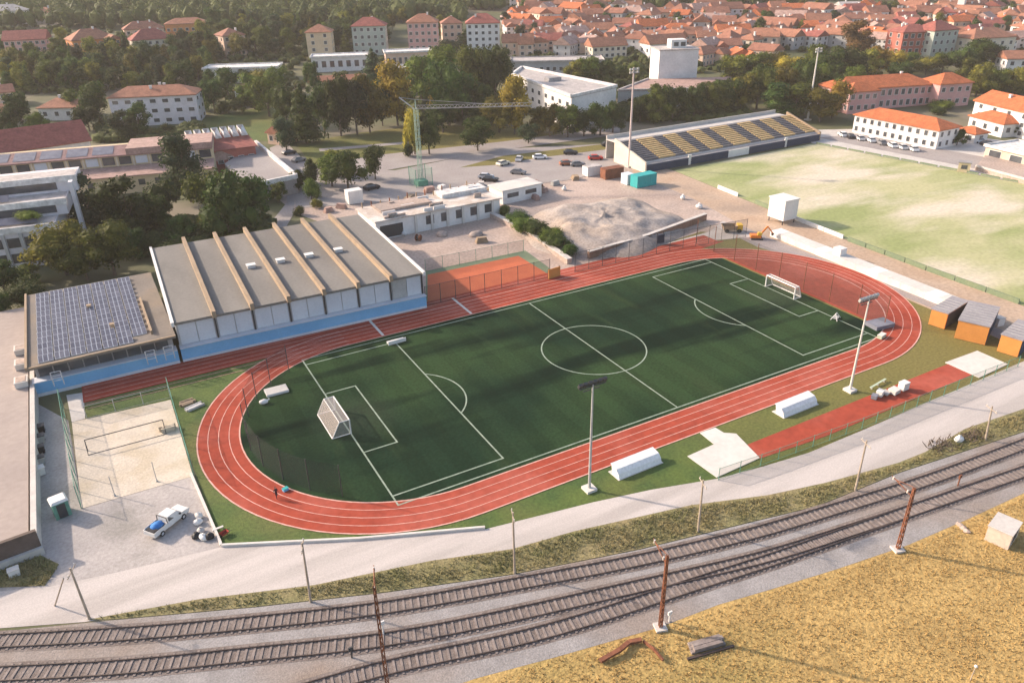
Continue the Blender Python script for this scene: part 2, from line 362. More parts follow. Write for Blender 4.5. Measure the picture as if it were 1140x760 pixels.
# second pitch
sheet('worn_pitch', [(88.5,85.1),(151.7,86.9),(161.8,19.9),(171,-45),(78,-75),(80.4,-24),(82.4,24)], .05, M['worn_grass'], True)
sheet('earth_strip', [(86,100),(88.4,85.2),(82.3,24),(80.3,-24),(78,-75),(60,-75),(64,-20),(65,10),(68,30),(74,60),(76,90)], .03, M['earth_brown'], True)
sheet('side_path', [(62.6,36),(68.5,36),(67.9,20),(67.6,0),(67.3,-24),(66,-45),(62,-45),(64.6,-19),(65,-8),(63.4,10),(61,22)], .045, M['path_grey'], True)
sheet('forecourt', [(151.7,87.3),(162,105),(200,84),(215,30),(215,-40),(171.2,-45),(161.9,19.9)], .025, M['concrete'], True)
sheet('house_parking', [(160,92),(176,88),(182,40),(166,36)], .05, M['asphalt'], True)
# upper level of the plaza behind its retaining wall
PZ = 2.2
pw = [at(*p, 0) for p in ((0,345),)]
x1 = at(44,612).x
E1 = Vector((-86.0, 62)); E0 = Vector((x1, at(44,612).y))
b = MB(); b.prism([(-170,70),(E1.x-.6,E1.y+6),(E0.x-.6,E0.y+.4),(-170,E0.y-10)], 0, PZ - .05)
struct(b.build('plaza_pavement', M['plaza']))

# ------------------------------------------------------------------ running track
CY, CL, CR, RI, LW, NL = .2, -36.5, 38.4, 23.55, 1.47, 4
def oval(r, n=40, cl=CL, cr=CR):
    p = [(cr + r*math.sin(math.pi*i/n), CY - r*math.cos(math.pi*i/n)) for i in range(n+1)]
    return p + [(cl - r*math.sin(math.pi*i/n), CY + r*math.cos(math.pi*i/n)) for i in range(n+1)]
def ring(b, r0, r1, z):
    a, c = oval(r0), oval(r1); n = len(a)
    b.faces([(x, y, z) for x, y in a] + [(x, y, z) for x, y in c], [(i, n+i, n+(i+1) % n, (i+1) % n) for i in range(n)])
b = MB(); RO = RI + NL*LW
ring(b, RI, RO, .07)
YF0, YF1 = CY + RI, 32.6                                  # sprint straight beside the hall, wider and longer than the oval
b.faces([(-79.3, CY+RO-.0, .0704), (-79.3, YF1, .0704), (56, YF1+2.2, .0704), (56, CY+RO-.0, .0704)], [(0,1,2,3)])
b.faces([(-79.3, 26.3, .066), (-79.3, CY+RO, .066), (CL, CY+RO, .066), (CL, 26.3, .066)], [(0,1,2,3)])
b.faces([(CR, 26.3, .066), (CR, CY+RO, .066), (57, CY+RO, .066), (57, 29, .066)], [(0,1,2,3)])
# the D inside the far bend
n = 30; arc = [(CR + RI*math.sin(math.pi*i/n), CY - RI*math.cos(math.pi*i/n)) for i in range(n+1)]
DX = 49.6; dpts = [(DX, CY - math.sqrt(RI**2 - (DX-CR)**2))] + [p for p in arc if p[0] > DX] + [(DX, CY + math.sqrt(RI**2 - (DX-CR)**2))]
b.face([(x, y, .068) for x, y in dpts])
b.mat(1)
for k in range(NL + 1):
    rr = RI + k*LW; w = .055 if 0 < k < NL else .1
    ring(b, rr - w, rr + w, .085)
for k in range(6):
    y = YF0 + .2 + k*LW
    b.box(-79, CL if k < 5 else 55, y-.05, y+.05, .086, .09)
b.box(-79.3, 56, YF1-.02, YF1+.10, .087, .092)
b.mat(2)
for x in (-30, -12): b.box(x-.25, x+.25, YF0+.3, YF1, .091, .094)
struct(b.build('running_track', [M['track_red'], M['lane_line'], M['pale_concrete']]))
# infield turf
tp = [p for p in oval(RI - .12) if p[0] <= DX]
sheet('football_turf', tp, .06, M['turf'], True)
# pitch lines
HL, HW = 45.43, 22.43; b = MB(); lw = .11; z0, z1 = .07, .082
def hline(xa, xb, y): b.box(min(xa,xb)-lw, max(xa,xb)+lw, y-lw, y+lw, z0, z1)
def vline(x, ya, yb): b.box(x-lw, x+lw, min(ya,yb)+lw, max(ya,yb)-lw, z0, z1-.003)
def arcline(cx, cy, r, a0, a1, n=48):
    for i in range(n):
        t0, t1 = a0 + (a1-a0)*i/n, a0 + (a1-a0)*(i+1)/n
        b.face([(cx+(r+q)*math.cos(t), cy+(r+q)*math.sin(t), z1-.005) for q, t in ((-lw,t0),(lw,t0),(lw,t1),(-lw,t1))])
hline(-HL, HL, HW); hline(-HL, HL, -HW); vline(-HL, -HW, HW); vline(HL, -HW, HW); vline(0, -HW, HW)
arcline(0, 0, 9.15, 0, 2*math.pi, 72)
for s in (-1, 1):
    for d, w in ((16.3, 20.36), (5.06, 9.19)):
        vline(s*(HL-d), -w, w)
        for y in (w, -w): hline(s*HL, s*(HL-d-.0), y)
    c = s*(HL - 10.6); t = math.acos(5.7/9.15)
    arcline(c, 0, 9.0, (0 if s < 0 else math.pi) - t, (0 if s < 0 else math.pi) + t, 20)
struct(b.build('pitch_marking', M['turf_line']))
# runway and pads
P = [at(*p) for p in ((832,494),(846,506),(1078,418),(1052,404))]
b = MB(); b.prism([(0,-38.2),(13,-39.1),(47.6,-38.9),(47.6,-34.7),(0,-35.0)], 0, .06); struct(b.build('runway_surface', M['track_red']))
b = MB(); b.prism([(1.2,-31.1),(2.6,-32.2),(1.2,-38.2),(-6.8,-38.5),(-7.0,-32.9),(-2.0,-32.6)], 0, .12)
b.prism([(-1.9,-32.7),(-1.7,-29.4),(1.1,-29.5),(1.25,-31.2)], 0, .115); struct(b.build('throwing_pad_surface', M['pale_concrete']))
b = MB(); b.prism([(55.5,-34.4),(55.3,-39.8),(47.1,-40.1),(47.1,-34.2)], 0, .12); struct(b.build('landing_pad_surface', M['pale_concrete']))
# kerb along the road side of the yard
def ribbon_wall(pts, w, h, z=0, closed=False):
    b = MB()
    for p, q in zip(pts[:-1], pts[1:]): b.bar((p[0], p[1], z + h/2), (q[0], q[1], z + h/2), w, h)
    return b
b = ribbon_wall([gnd(*p).to_2d() for p in ((213,528),(247,608),(400,600.5),(540,588))], .3, .35)
struct(b.build('stadium_kerb', M['pale_concrete']))

# ------------------------------------------------------------------ railway
mat('stained_ballast', (.15,.122,.108), (.21,.178,.162), .5, fine=.3, fscale=5, bump=.6, bscale=9)
def catmull(P, step):
    out = []
    P = [P[0]*2 - P[1]] + P + [P[-1]*2 - P[-2]]
    for i in range(1, len(P)-2):
        p0, p1, p2, p3 = P[i-1:i+3]; n = max(2, int((p2-p1).length / .2))
        for k in range(n):
            t = k/n
            out.append(.5*((2*p1) + (p2-p0)*t + (2*p0-5*p1+4*p2-p3)*t*t + (3*p1-p0-3*p2+p3)*t**3))
    out.append(P[-2]); res = [out[0]]; acc = 0
    for a, c in zip(out[:-1], out[1:]):
        acc += (c-a).length
        if acc >= step: res.append(c); acc = 0
    return res
def railway(name, label, px, z=.08):
    P = [at(x, (a+c)/2).to_2d() for x, a, c in px]
    P = [P[0] + (P[0]-P[1]).normalized()*14] + P + [P[-1] + (P[-1]-P[-2]).normalized()*30]
    L = catmull(P, .66)
    # smooth the measured line
    for _ in range(60): L = [L[0]] + [(L[i-1] + L[i]*2 + L[i+1])/4 for i in range(1, len(L)-1)] + [L[-1]]
    root = thing(name, label, 'railway track', (L[len(L)//2].x, L[len(L)//2].y, 0), 0, 'railway tracks side by side')
    off = Vector((L[len(L)//2].x, L[len(L)//2].y, 0))
    T = [(L[min(i+1, len(L)-1)] - L[max(i-1, 0)]).normalized() for i in range(len(L))]
    for sgn in (-1, 1):
        b = MB(); Q = [p + Vector((-t.y, t.x))*sgn*.86 for p, t in zip(L, T)][::4]
        for p, q in zip(Q[:-1], Q[1:]): b.bar(Vector((p.x, p.y, z+.12)) - off, Vector((q.x, q.y, z+.12)) - off, .11, .13)
        b.build('rail', M['rail_steel'], root)
    b = MB(); Q = list(zip(L, T))[::4]; rnd_ = random.Random(5)
    for (p, t0), (q, t1) in zip(Q[:-1], Q[1:]):
        n0, n1 = Vector((-t0.y, t0.x)), Vector((-t1.y, t1.x)); b.face([(v.x-off.x, v.y-off.y, z-.001) for v in (p-n0*1.45, p+n0*1.45, q+n1*1.45, q-n1*1.45)])
    b.build('track_bed', M['stained_ballast'], root)
    me = MB().box(-.12, .12, -1.2, 1.2, 0, .10).mesh('sleeper', M['sleeper'])
    order = sorted(range(len(L)), key=lambda i: (Vector((*L[i], 0)) - CAM).length)
    order = [i for i in order if -160 < pix((*L[i], 0))[0] < 1400 and pix((*L[i], 0))[1] < 900] 
    rest = MB()
    for k, i in enumerate(order):
        ang = math.atan2(T[i].y, T[i].x) + random.uniform(-.02, .02)
        if k < 100: link('sleeper', me, root, Vector((L[i].x, L[i].y, z - .04 + random.uniform(-.01, .02))) - off, ang)
        else:
            c, s = math.cos(ang), math.sin(ang); p = Vector((L[i].x, L[i].y, z - .04)) - off
            vs = [(p.x + x*c - y*s, p.y + x*s + y*c, p.z + h) for h in (0, .10) for x, y in ((-.12,-1.2),(.12,-1.2),(.12,1.2),(-.12,1.2))]
            rest.faces(vs, [(4,5,6,7),(0,1,5,4),(1,2,6,5),(2,3,7,6),(3,0,4,7)])
    if rest.f: stuff(rest.build('sleepers', M['sleeper'], root))
    return L
TA = railway('railway_track', 'railway track closest to the white gravel road, running the whole width', [(0,707,721),(142,700,713),(285,687,700),(427,671,685),(570,646,657),(712,619,630),(855,585,596),(905,569,580),(1010,537,549),(1080,512,524),(1140,488,502)])
TB = railway('railway_track', 'middle railway track with dark sleepers between two other tracks', [(0,744,757),(142,737,750),(285,721,735),(427,706,722),(570,679,692),(712,646,660),(855,613,628),(920,592,607),(1000,566,582),(1080,538,555),(1140,517,534)])
TC = railway('railway_track', 'railway track closest to the golden grass slope, merging into the middle one', [(330,766,780),(427,736,751),(570,707,721),(640,687,703),(712,663,680),(780,640,657),(855,617,634),(920,594,611)], .072)

# ------------------------------------------------------------------ grass tufts (too many to count)
def inpoly(x, y, P):
    c = False; j = len(P)-1
    for i in range(len(P)):
        if (P[i][1] > y) != (P[j][1] > y) and x < (P[j][0]-P[i][0])*(y-P[i][1])/(P[j][1]-P[i][1]) + P[i][0]: c = not c
        j = i
    return c
def tufts(name, poly_px, n, h, m, cover=.0, zz=.05):
    P = [at(*p).to_2d() for p in poly_px]; x0, x1 = min(p.x for p in P), max(p.x for p in P); y0, y1 = min(p.y for p in P), max(p.y for p in P)
    b = MB(); k = 0; rnd = random.Random(len(name)*n)
    while k < n:
        x, y = rnd.uniform(x0, x1), rnd.uniform(y0, y1)
        if not inpoly(x, y, P): continue
        if noise.noise(Vector((x*.22, y*.22, 3))) < cover + rnd.uniform(-.25, .25): k += .3; continue
        k += 1; hh = h * rnd.uniform(.5, 1.3)
        for q in range(3):
            a = rnd.uniform(0, 6.28); w = rnd.uniform(.025, .06); lx, ly = rnd.uniform(-1, 1)*hh, rnd.uniform(-1, 1)*hh
            ca, sa = math.cos(a)*w, math.sin(a)*w
            b.face([(x-ca, y-sa, zz), (x+ca, y+sa, zz), (x+ca*.3+lx, y+sa*.3+ly, zz+hh), (x-ca*.3+lx, y-sa*.3+ly, zz+hh*.95)])
    return stuff(b.build(name, m))
mat('tuft_dry', (.47,.31,.115), (.37,.24,.088), .3, fine=.15, fscale=4)
mat('tuft_weed', (.30,.25,.12), (.19,.19,.075), .35, fine=.4, fscale=4)
tufts('dry_grass', [(560,752),(735,700),(855,660),(930,637),(1010,610),(1075,582),(1140,552),(1180,540),(1180,800),(500,800)], 9000, .15, M['tuft_dry'], -.6)
tufts('weed_grass', [(110,688),(220,669),(350,653),(480,626),(570,613),(640,593),(770,565),(855,554),(920,540),(1000,518),(1030,506),(1075,480),(1140,459),(1150,474),(1000,524),(910,561),(855,574),(712,609),(570,637),(427,657),(285,673),(130,687)], 6000, .28, M['tuft_weed'], -.3)
tufts('corner_weeds', [(-10,654),(50,652),(66,630),(45,620),(-10,630)], 500, .4, M['tuft_weed'], -.3)
# ------------------------------------------------------------------ sports hall
A = at(205,403); B = at(474,343)                      # foot of the long blue wall
d = (B - A); HLn = d.length; rz = math.atan2(d.y, d.x)
hall = thing('sports_hall', 'long sports hall with grey flat roof, tan roof ribs and blue lower wall', 'sports hall', A, rz)
fp = at(163,279,8.3); la = Vector((math.cos(rz), math.sin(rz), 0)); lb = Vector((-la.y, la.x, 0))
HD = 41.5; HB, HT, HR = 2.6, 7.2, 8.6                   # depth; top of blue wall, of panels, of roof at the rear
nb = 7; ribx = [ (i+1)*HLn/nb for i in range(nb-1)]
b = MB(); b.box(0, HLn, 1.2, HD, 0, HT-.1); b.build('wall', M['wall_grey'], hall)
b = MB(); b.box(-.1, HLn+.25, 0, 1.6, 0, HB); bw = b.build('blue_wall', M['blue_wall'], hall)
b = MB(); b.box(-.15, HLn+.3, -.25, 1.7, HB, HB+.12).box(-.1, HLn+.25, -.06, 0, 0, .5); b.build('coping', M['panel_grey'], hall)
roof = MB(); roof.faces([(-.3,.7,HT),(HLn+.3,.7,HT),(HLn+.3,HD,HT+.35),(-.3,HD,HT+.35),(-.3,.7,HT-.45),(HLn+.3,.7,HT-.45),(HLn+.3,HD,HT-.1),(-.3,HD,HT-.1)],
    [(0,1,2,3),(7,6,5,4),(0,4,5,1),(1,5,6,2),(2,6,7,3),(3,7,4,0)])
roof = roof.build('roof', M['roof_felt'], hall)
for x in ribx:
    b = MB(); b.faces([(x-.35,-.1,HT-.2),(x+.35,-.1,HT-.2),(x+.35,HD+1.2,HT+.2),(x-.35,HD+1.2,HT+.2),(x-.35,.1,HT+.95),(x+.35,.1,HT+.95),(x+.35,HD+1.2,HT+1.35),(x-.35,HD+1.2,HT+1.35)],
        [(4,5,6,7),(0,1,5,4),(1,2,6,5),(2,3,7,6),(3,0,4,7),(3,2,1,0)]); b.build('roof_rib', M['rib_tan'], hall)
for x in (-.35, HLn+.35):
    b = MB(); b.faces([(x-.25,.3,HT-.5),(x+.25,.3,HT-.5),(x+.25,HD+.2,HT-.2),(x-.25,HD+.2,HT-.2),(x-.25,.3,HT+.3),(x+.25,.3,HT+.3),(x+.25,HD+.2,HT+.65),(x-.25,HD+.2,HT+.65)],
        [(4,5,6,7),(0,1,5,4),(1,2,6,5),(2,3,7,6),(3,0,4,7),(3,2,1,0)]); b.build('roof_edge', M['white_paint'], hall)
for i in range(nb):
    x0, x1 = i*HLn/nb, (i+1)*HLn/nb
    for k in range(2):
        xa = x0 + .35 + k*(x1-x0-.5)/2; xb = xa + (x1-x0-.5)/2 - .14
        MB().box(xa, xb, 1.08, 1.16, HB+.2, HT-.5).build('facade_panel', M['panel_grey'] if not (i == 6 and k == 0) else M['galv'], hall)
    MB().box(x1-.12, x1+.12, .95, 1.18, HB, HT-.1).build('pilaster', M['dark_steel'], hall)
for (x, y) in ((HLn*2.55/7, 20), (HLn*3.45/7, 20), (HLn*4.35/7, 20), (HLn*5.3/7, 20)):
    v = MB().box(x-.75, x+.75, y-.55, y+.55, HT+.1, HT+.75).box(x-.9, x+.9, y-.7, y+.7, HT+.76, HT+.86).build('roof_vent', M['white_paint'], hall)
# ------------------------------------------------------------------ low annex with the solar panels
A2 = at(42,442); B2 = at(201,404); d2 = B2 - A2; L2 = d2.length; rz2 = math.atan2(d2.y, d2.x)
an = thing('solar_annex', 'low hall annex with rows of solar panels on its flat roof', 'building', A2, rz2)
D2, AH = 33.5, 5.0
MB().box(.6, L2-.3, 1.5, D2, 0, AH-.15).build('wall', M['dark_concrete'], an)
MB().box(0, L2, 0, 1.8, 0, 2.5).build('blue_wall', M['blue_wall'], an)
MB().box(-.1, L2, -.06, 0, 0, .55).box(-.12, L2, -.2, 1.9, 2.5, 2.62).build('coping', M['panel_grey'], an)
n = 9
for i in range(n):
    x0 = 1 + i*(L2-2)/n
    MB().box(x0+.1, x0+(L2-2)/n-.1, 1.38, 1.46, 2.75, AH-.5).build('window', M['glass_dark'], an)
MB().box(-.4, L2+.3, -.2, D2+.4, AH-.15, AH+.12).build('roof', mat('annex_felt', (.15,.132,.115), (.19,.168,.148), .2, c3=(.21,.17,.13), s3=.09, fine=.12), an)
MB().box(-.4, -.05, -.2, D2+.4, AH+.125, AH+.5).box(-.04, L2+.3, -.2, .1, AH+.125, AH+.35).build('parapet', M['rib_tan'], an)
MB().box(L2-3.3, L2-2.95, 3, D2-14, AH+.125, AH+.8).build('upstand', M['rib_tan'], an)
nxp, nyp = 7, 13; rnd = random.Random(3)
for j in range(nyp):
    for i in range(nxp):
        x = 1.5 + i*(L2-5.1)/nxp; y = 1.2 + j*(D2-2.0)/nyp
        if rnd.random() < .03: continue
        w = (L2-5.1)/nxp - .22; b = MB()
        b.mat(1).faces([(x, y, AH+.25), (x+w, y, AH+.25), (x+w, y+1.75, AH+.75), (x, y+1.75, AH+.75), (x, y, AH+.17), (x+w, y, AH+.17), (x+w, y+1.75, AH+.17), (x, y+1.75, AH+.17)], [(0,4,5,1),(1,5,6,2),(2,6,7,3),(3,7,4,0),(0,1,2,3)])
        for q in range(3):
            xa = x + .06 + q*w/3; xb = xa + w/3 - .12
            z = lambda t: AH + .25 + .5*t/1.75 + .015
            b.mat(0).face([(xa, y+.08, z(.08)), (xb, y+.08, z(.08)), (xb, y+1.67, z(1.67)), (xa, y+1.67, z(1.67))])
        b.build('solar_panel', [M['solar'], M['alu']], an)
for (x, y) in ((10, 20), (13, 9)): MB().box(x-.3, x+.3, y-.3, y+.3, AH+.13, AH+1.0).box(x-.4, x+.4, y-.4, y+.4, AH+1.0, AH+1.1).build('roof_vent', M['rib_tan'], an)
# roof ladder-like steel frames standing at the blue wall
for k, (px, py) in enumerate(((66,428),(170,404),(190,399))):
    p = at(px, py, 2.7); t = thing('steel_frame', ('small white steel frame on the blue wall coping near its plaza end', 'white steel frame on the blue wall coping before the sports hall', 'white steel frame on the coping, touching the sports hall corner')[k], 'steel frame', p, rz2, 'steel frames on the blue wall')
    for x in (-.7, .7): MB().tube((x,0,-.1),(x,0,2.3),.07).tube((x,.9,-.1),(x,0,2.3),.05).build('post', M['alu'], t)
    b = MB()
    for z in (.8, 1.6, 2.3): b.tube((-.7,0,z),(.7,0,z),.05)
    b.build('crossbar', M['alu'], t)

# ------------------------------------------------------------------ plaza retaining wall
b = MB(); rw = thing('retaining_wall', 'grey retaining wall holding up the pinkish plaza beside the gravel yard', 'wall', (E0.x, E0.y, 0))
dw = E1 - E0
MB().bar((0,0,PZ/2-.25), (dw.x, dw.y, PZ/2-.25), .55, PZ+.5).build('wall', M['concrete'], rw)
MB().bar((0,0,PZ+.12), (dw.x, dw.y, PZ+.12), .65, .2).build('coping', M['concrete'], rw)
MB().bar((.4,-.35,1.6), (-90,-11.5,1.6), .5, 3.2).build('front_wall', mat('brown_shade', (.10,.075,.062), (.14,.105,.09), .4), rw)  # brown darkened to carry the shade on this face
MB().bar((.6,-.9,.5), (-90,-12.1,.5), .5, 1.0).build('lower_ledge', M['concrete'], rw)
for (px, py) in ((24,392),(25,408),(25,428)):
    p = at(px, py, PZ); t = thing('concrete_planter', {392:'pale concrete block on the plaza edge, the one behind the row',408:'pale concrete block in the middle of three at the annex',428:'pale concrete block in front of two others by the annex corner'}[py], 'planter', p, 0, 'concrete blocks on the plaza edge')
    MB().box(-.9,.9,-1.2,1.2,0,.9).box(-.95,.95,-1.25,1.25,.9,1.0).build('block', M['pale_concrete'], t)
    MB().box(-.7,.7,-1.0,1.0,1.0,1.06).build('soil', M['site_soil'], t)
# bins along the retaining wall
for k, (px, py, m, lb) in enumerate(((47,481,'black_plastic','black wheeled bin at the head of the row beneath the retaining wall'),(47,492,'galv','grey bin between two black ones below the retaining wall'),(47,504,'black_plastic','black bin in the middle of the row under the retaining wall'),(47,516,'galv','grey bin standing before the last white one under the wall'),(47,528,'white_paint','white bin at the road end of the row under the wall'))):
    p = at(px, py); t = thing('rubbish_bin', lb, 'bin', p, .05*k, 'bins under the retaining wall')
    MB().faces([(-.4,-.4,.1),(.4,-.4,.1),(.4,.4,.1),(-.4,.4,.1),(-.5,-.5,1.2),(.5,-.5,1.2),(.5,.5,1.2),(-.5,.5,1.2)],[(3,2,1,0),(4,5,6,7),(0,1,5,4),(1,2,6,5),(2,3,7,6),(3,0,4,7)]).build('body', M[m], t)
    MB().box(-.54,.54,-.56,.54,1.2,1.32).build('lid', M['dark_steel'] if m != 'white_paint' else M['white_paint'], t)
    for x in (-.35,.35): MB().tube((x,.42,.12),(x+.1,.42,.12),.12).build('wheel', M['tyre'], t)
p = at(70,572); t = thing('site_toilet', 'dark green cabin with a white roof at the sand court corner', 'cabin', p, R(12))
MB().box(-.9,.9,-.9,.9,0,2.3).build('body', M['green_paint'], t)
MB().faces([(-1,-1,2.3),(1,-1,2.3),(1,1,2.3),(-1,1,2.3),(-.8,-.8,2.6),(.8,-.8,2.6),(.8,.8,2.6),(-.8,.8,2.6)],[(4,5,6,7),(0,1,5,4),(1,2,6,5),(2,3,7,6),(3,0,4,7),(3,2,1,0)]).build('roof', M['white_paint'], t)
MB().box(-.5,.5,-.95,-.9,.1,2.1).build('door', M['dark_steel'], t)

# ------------------------------------------------------------------ sand court
def net_fence(name, label, pts, h, netm, postm, spacing=4, r=.06, cat='net fence', group=None, zb=0, midrails=True):
    p0 = pts[0]; root = thing(name, label, cat, (p0[0], p0[1], 0), 0, group); o = Vector((p0[0], p0[1], 0)); nb = MB(); rl = MB()
    first = True
    for p, q in zip(pts[:-1], pts[1:]):
        p = Vector((p[0], p[1], 0)) - o; q = Vector((q[0], q[1], 0)) - o; n = max(1, round((q-p).length/spacing))
        for i in range(0 if first else 1, n+1):
            c = p.lerp(q, i/n); MB().tube(c, c + Vector((0,0,h+.1)), r, n=6).build('post', postm, root)
        first = False
        nb.face([p + Vector((0,0,.06+zb)), q + Vector((0,0,.06+zb)), q + Vector((0,0,h)), p + Vector((0,0,h))])
        if midrails: rl.tube(p + Vector((0,0,h)), q + Vector((0,0,h)), r*.6, n=5); rl.tube(p + Vector((0,0,.15+zb)), q + Vector((0,0,.15+zb)), r*.5, n=5)
    nb.build('net', netm, root)
    if midrails: rl.build('rail', postm, root)
    return root
net_fence('net_fence', 'tall green net fence on the bin side of the sand court', [gnd(71,455), gnd(91,566)], 3.6, M['net_green'], M['green_paint'], 4)
net_fence('net_fence', 'tall green net fence between the sand court and running track', [gnd(190,441), gnd(216,530)], 3.4, M['net_green'], M['green_paint'], 4)
net_fence('net_fence', 'thin green mesh fence along the hall end of the sand court', [gnd(97,466), gnd(190,443)], 2.2, M['net_mesh'], M['galv'], 4)
def goal(name, label, c, rz, W, H, D, r=.07, netm=None, fr=None, group=None, top=.9):
    t = thing(name, label, 'goal', c, rz, group)          # opening faces local +x, mouth along local y
    for y in (-W/2, W/2): MB().tube((0,y,0),(0,y,H),r).build('post', fr, t)
    MB().tube((0,-W/2,H),(0,W/2,H),r).build('crossbar', fr, t)
    b = MB()
    for y in (-W/2, W/2): b.tube((0,y,H),(-top,y,H),r*.7,n=6).tube((-top,y,H),(-D,y,.05),r*.7,n=6).tube((-D,y,.06),(0,y,.06),r*.7,n=6)
    b.tube((-D,-W/2,.06),(-D,W/2,.06),r*.8,n=6).tube((-top,-W/2,H),(-top,W/2,H),r*.6,n=6); b.build('frame', fr, t)
    if netm:
        b = MB()
        b.face([(0,-W/2,H),(0,W/2,H),(-top,W/2,H),(-top,-W/2,H)]); b.face([(-top,-W/2,H),(-top,W/2,H),(-D,W/2,.08),(-D,-W/2,.08)])
        for y in (-W/2, W/2): b.face([(0,y,.08),(0,y,H),(-top,y,H),(-D,y,.08)])
        b.build('net', netm, t)
    return t
goal('football_goal', 'white football goal with deep net standing near the blue hall wall side', (-45.4,0,.07), 0, 7.5, 2.4, 2.8, .10, M['net_white'], M['white_paint'], 'football goals on the turf', 1.5)
goal('football_goal', 'white football goal in front of the red D-shaped area', (HL,0.6,.07), math.pi, 7.5, 2.5, 2.0, .13, M['net_white'], M['white_paint'], 'football goals on the turf', 1.0)
p = at(441,381); t = thing('folded_goal', 'white portable goal lying folded on the touchline beside the sprint straight', 'goal', (p.x,p.y,.08), R(2))
MB().box(-1.6,1.6,-.5,.5,.05,.35).build('frame', M['white_paint'], t); MB().box(-1.7,1.7,-.6,-.45,.0,.7).build('crossbar', M['white_paint'], t)
a, c = gnd(98,502), gnd(184,479); dd = (c-a)
sg = thing('beach_goal', 'dark framed beach goal lying across the pale sand court', 'goal', a, math.atan2(dd.y, dd.x))
W = dd.length
for x in (0, W): MB().tube((x,0,0),(x,0,1.9),.06).tube((x,-1.2,0.05),(x,0,1.9),.045).build('post', M['dark_steel'], sg)
MB().tube((0,0,1.9),(W,0,1.9),.07).tube((0,-1.2,.06),(W,-1.2,.06),.06).build('crossbar', M['dark_steel'], sg)
for k, (px, py, yt) in enumerate(((128,552,530),(175,536,514))):
    p = gnd(px,py); t = thing('net_post', ('slim grey net post on the sand nearer the bins','slim grey net post on the sand nearer the track')[k], 'post', p, 0, 'net posts on the sand court')
    MB().tube((0,0,0),(0,0,height_at(p,yt)),.05).build('shaft', M['galv'], t); MB().tube((0,0,0),(0,0,.25),.14).build('base', M['galv'], t)
for k,(px,py,w,h,m,lb,nm) in enumerate(((188,478,2.6,.9,'sand','heap of pale sacks stacked at the track corner of the sand','sack_heap'),(208,449,2.6,.5,'rib_tan','tan board pile lying on grass between sand court and track','board_pile'),(216,453,3.0,.45,'galv','grey frame pile on grass with a white piece on top','frame_pile'))):
    p = gnd(px,py); t = thing(nm, lb, 'pile', p, R(10*k)); rnd = random.Random(k+5)
    for i in range(4): MB().box(-w/2+rnd.uniform(0,.5), w/2-rnd.uniform(0,.6), -.8+i*.35, -.5+i*.35, 0, h*rnd.uniform(.5,1)).build(('sack','board','bar')[k], M[m] if not (k==2 and i==1) else M['white_paint'], t)

# ------------------------------------------------------------------ pickup truck
def wheel(b, x, y, r=.36, w=.24): b.tube((x, y-w/2, r), (x, y+w/2, r), r, n=12)
p0, p1 = gnd(172,597), gnd(203,572); dd = p1 - p0; c = (p0+p1)/2
t = thing('pickup_truck', 'white pickup truck with an open loaded bed parked on the gravel yard', 'pickup truck', c + Vector((0,0,.03)), math.atan2(dd.y, dd.x))
prof = [(-.2,.45),(2.55,.45),(2.68,.75),(2.62,1.02),(1.55,1.15),(.95,1.78),(-.45,1.82),(-.6,1.05),(-.6,.45)]
b = MB(); n = len(prof); vs = [(x, s*(.92 if z < 1.2 else .74), z) for s in (-1,1) for x, z in prof]
b.faces(vs, [tuple(range(n-1,-1,-1)), tuple(range(n,2*n))] + [(i,(i+1)%n,n+(i+1)%n,n+i) for i in range(n)]); b.build('cab', M['white_paint'], t)
b = MB().box(-2.75,-.62,-.92,-.84,.5,1.12).box(-2.75,-.62,.84,.92,.5,1.12).box(-.70,-.62,-.835,.835,.5,1.12); b.build('bed', M['white_paint'], t); MB().box(-2.75,-.705,-.835,.835,.5,.62).build('bed_liner', M['black_plastic'], t)
MB().box(-2.83,-2.755,-.92,.92,.5,1.1).build('tailgate', M['white_paint'], t)
for y in (-.9,.9): MB().tube((-2.6,y,1.12),(-.7,y,1.12),.05).build('bed_rail', M['alu'], t)
MB().tube((-.68,-.85,1.1),(-.68,-.8,1.85),.05).tube((-.68,.85,1.1),(-.68,.8,1.85),.05).tube((-.68,-.8,1.85),(-.68,.8,1.85),.05).build('roll_bar', M['dark_steel'], t)
MB().faces([(1.57,-.72,1.17),(1.57,.72,1.17),(1.0,.66,1.72),(1.0,-.66,1.72)],[(0,1,2,3)]).build('windscreen', M['glass_dark'], t)
for s in (-1,1):
    MB().faces([(1.4,s*.86,1.17),(-.5,s*.86,1.17),(-.42,s*.765,1.7),(.9,s*.765,1.7)],[(0,1,2,3)]).build('side_window', M['glass_dark'], t)
    MB().box(2.6,2.72,s*.8-.16,s*.8+.16,.78,.95).build('headlight', M['alu'], t)
    MB().box(1.1,1.3,s*1.02-.1,s*1.02+.1,1.15,1.35).build('mirror', M['dark_steel'], t)
    for x in (-1.75,1.65):
        b = MB(); wheel(b, x, s*.86); w = b.build('wheel', M['tyre'], t)
        MB().tube((x, s*.99, .36),(x, s*1.0,.36),.2,n=10).build('rim', M['alu'], w)
q = t.matrix_basis @ Vector((-1.45,.15,.63))
tp_ = thing('tarp_bundle', 'blue tarpaulin bundle lying in the bed of the white pickup', 'tarpaulin', q, t.rotation_euler.z)
MB().ball((0,0,.38),(.95,.68,.42),2,jit=.15,seed=4).build('tarp', M['blue_tarp'], tp_, smooth=True)
q = t.matrix_basis @ Vector((-2.35,0,.63)); tb = thing('tool_box', 'dark tool box at the tailgate of the white pickup bed', 'box', q, t.rotation_euler.z)
MB().box(-.3,.3,-.6,.6,0,.42).build('body', M['dark_steel'], tb); MB().box(-.32,.32,-.62,.62,.42,.5).build('lid', M['black_plastic'], tb)
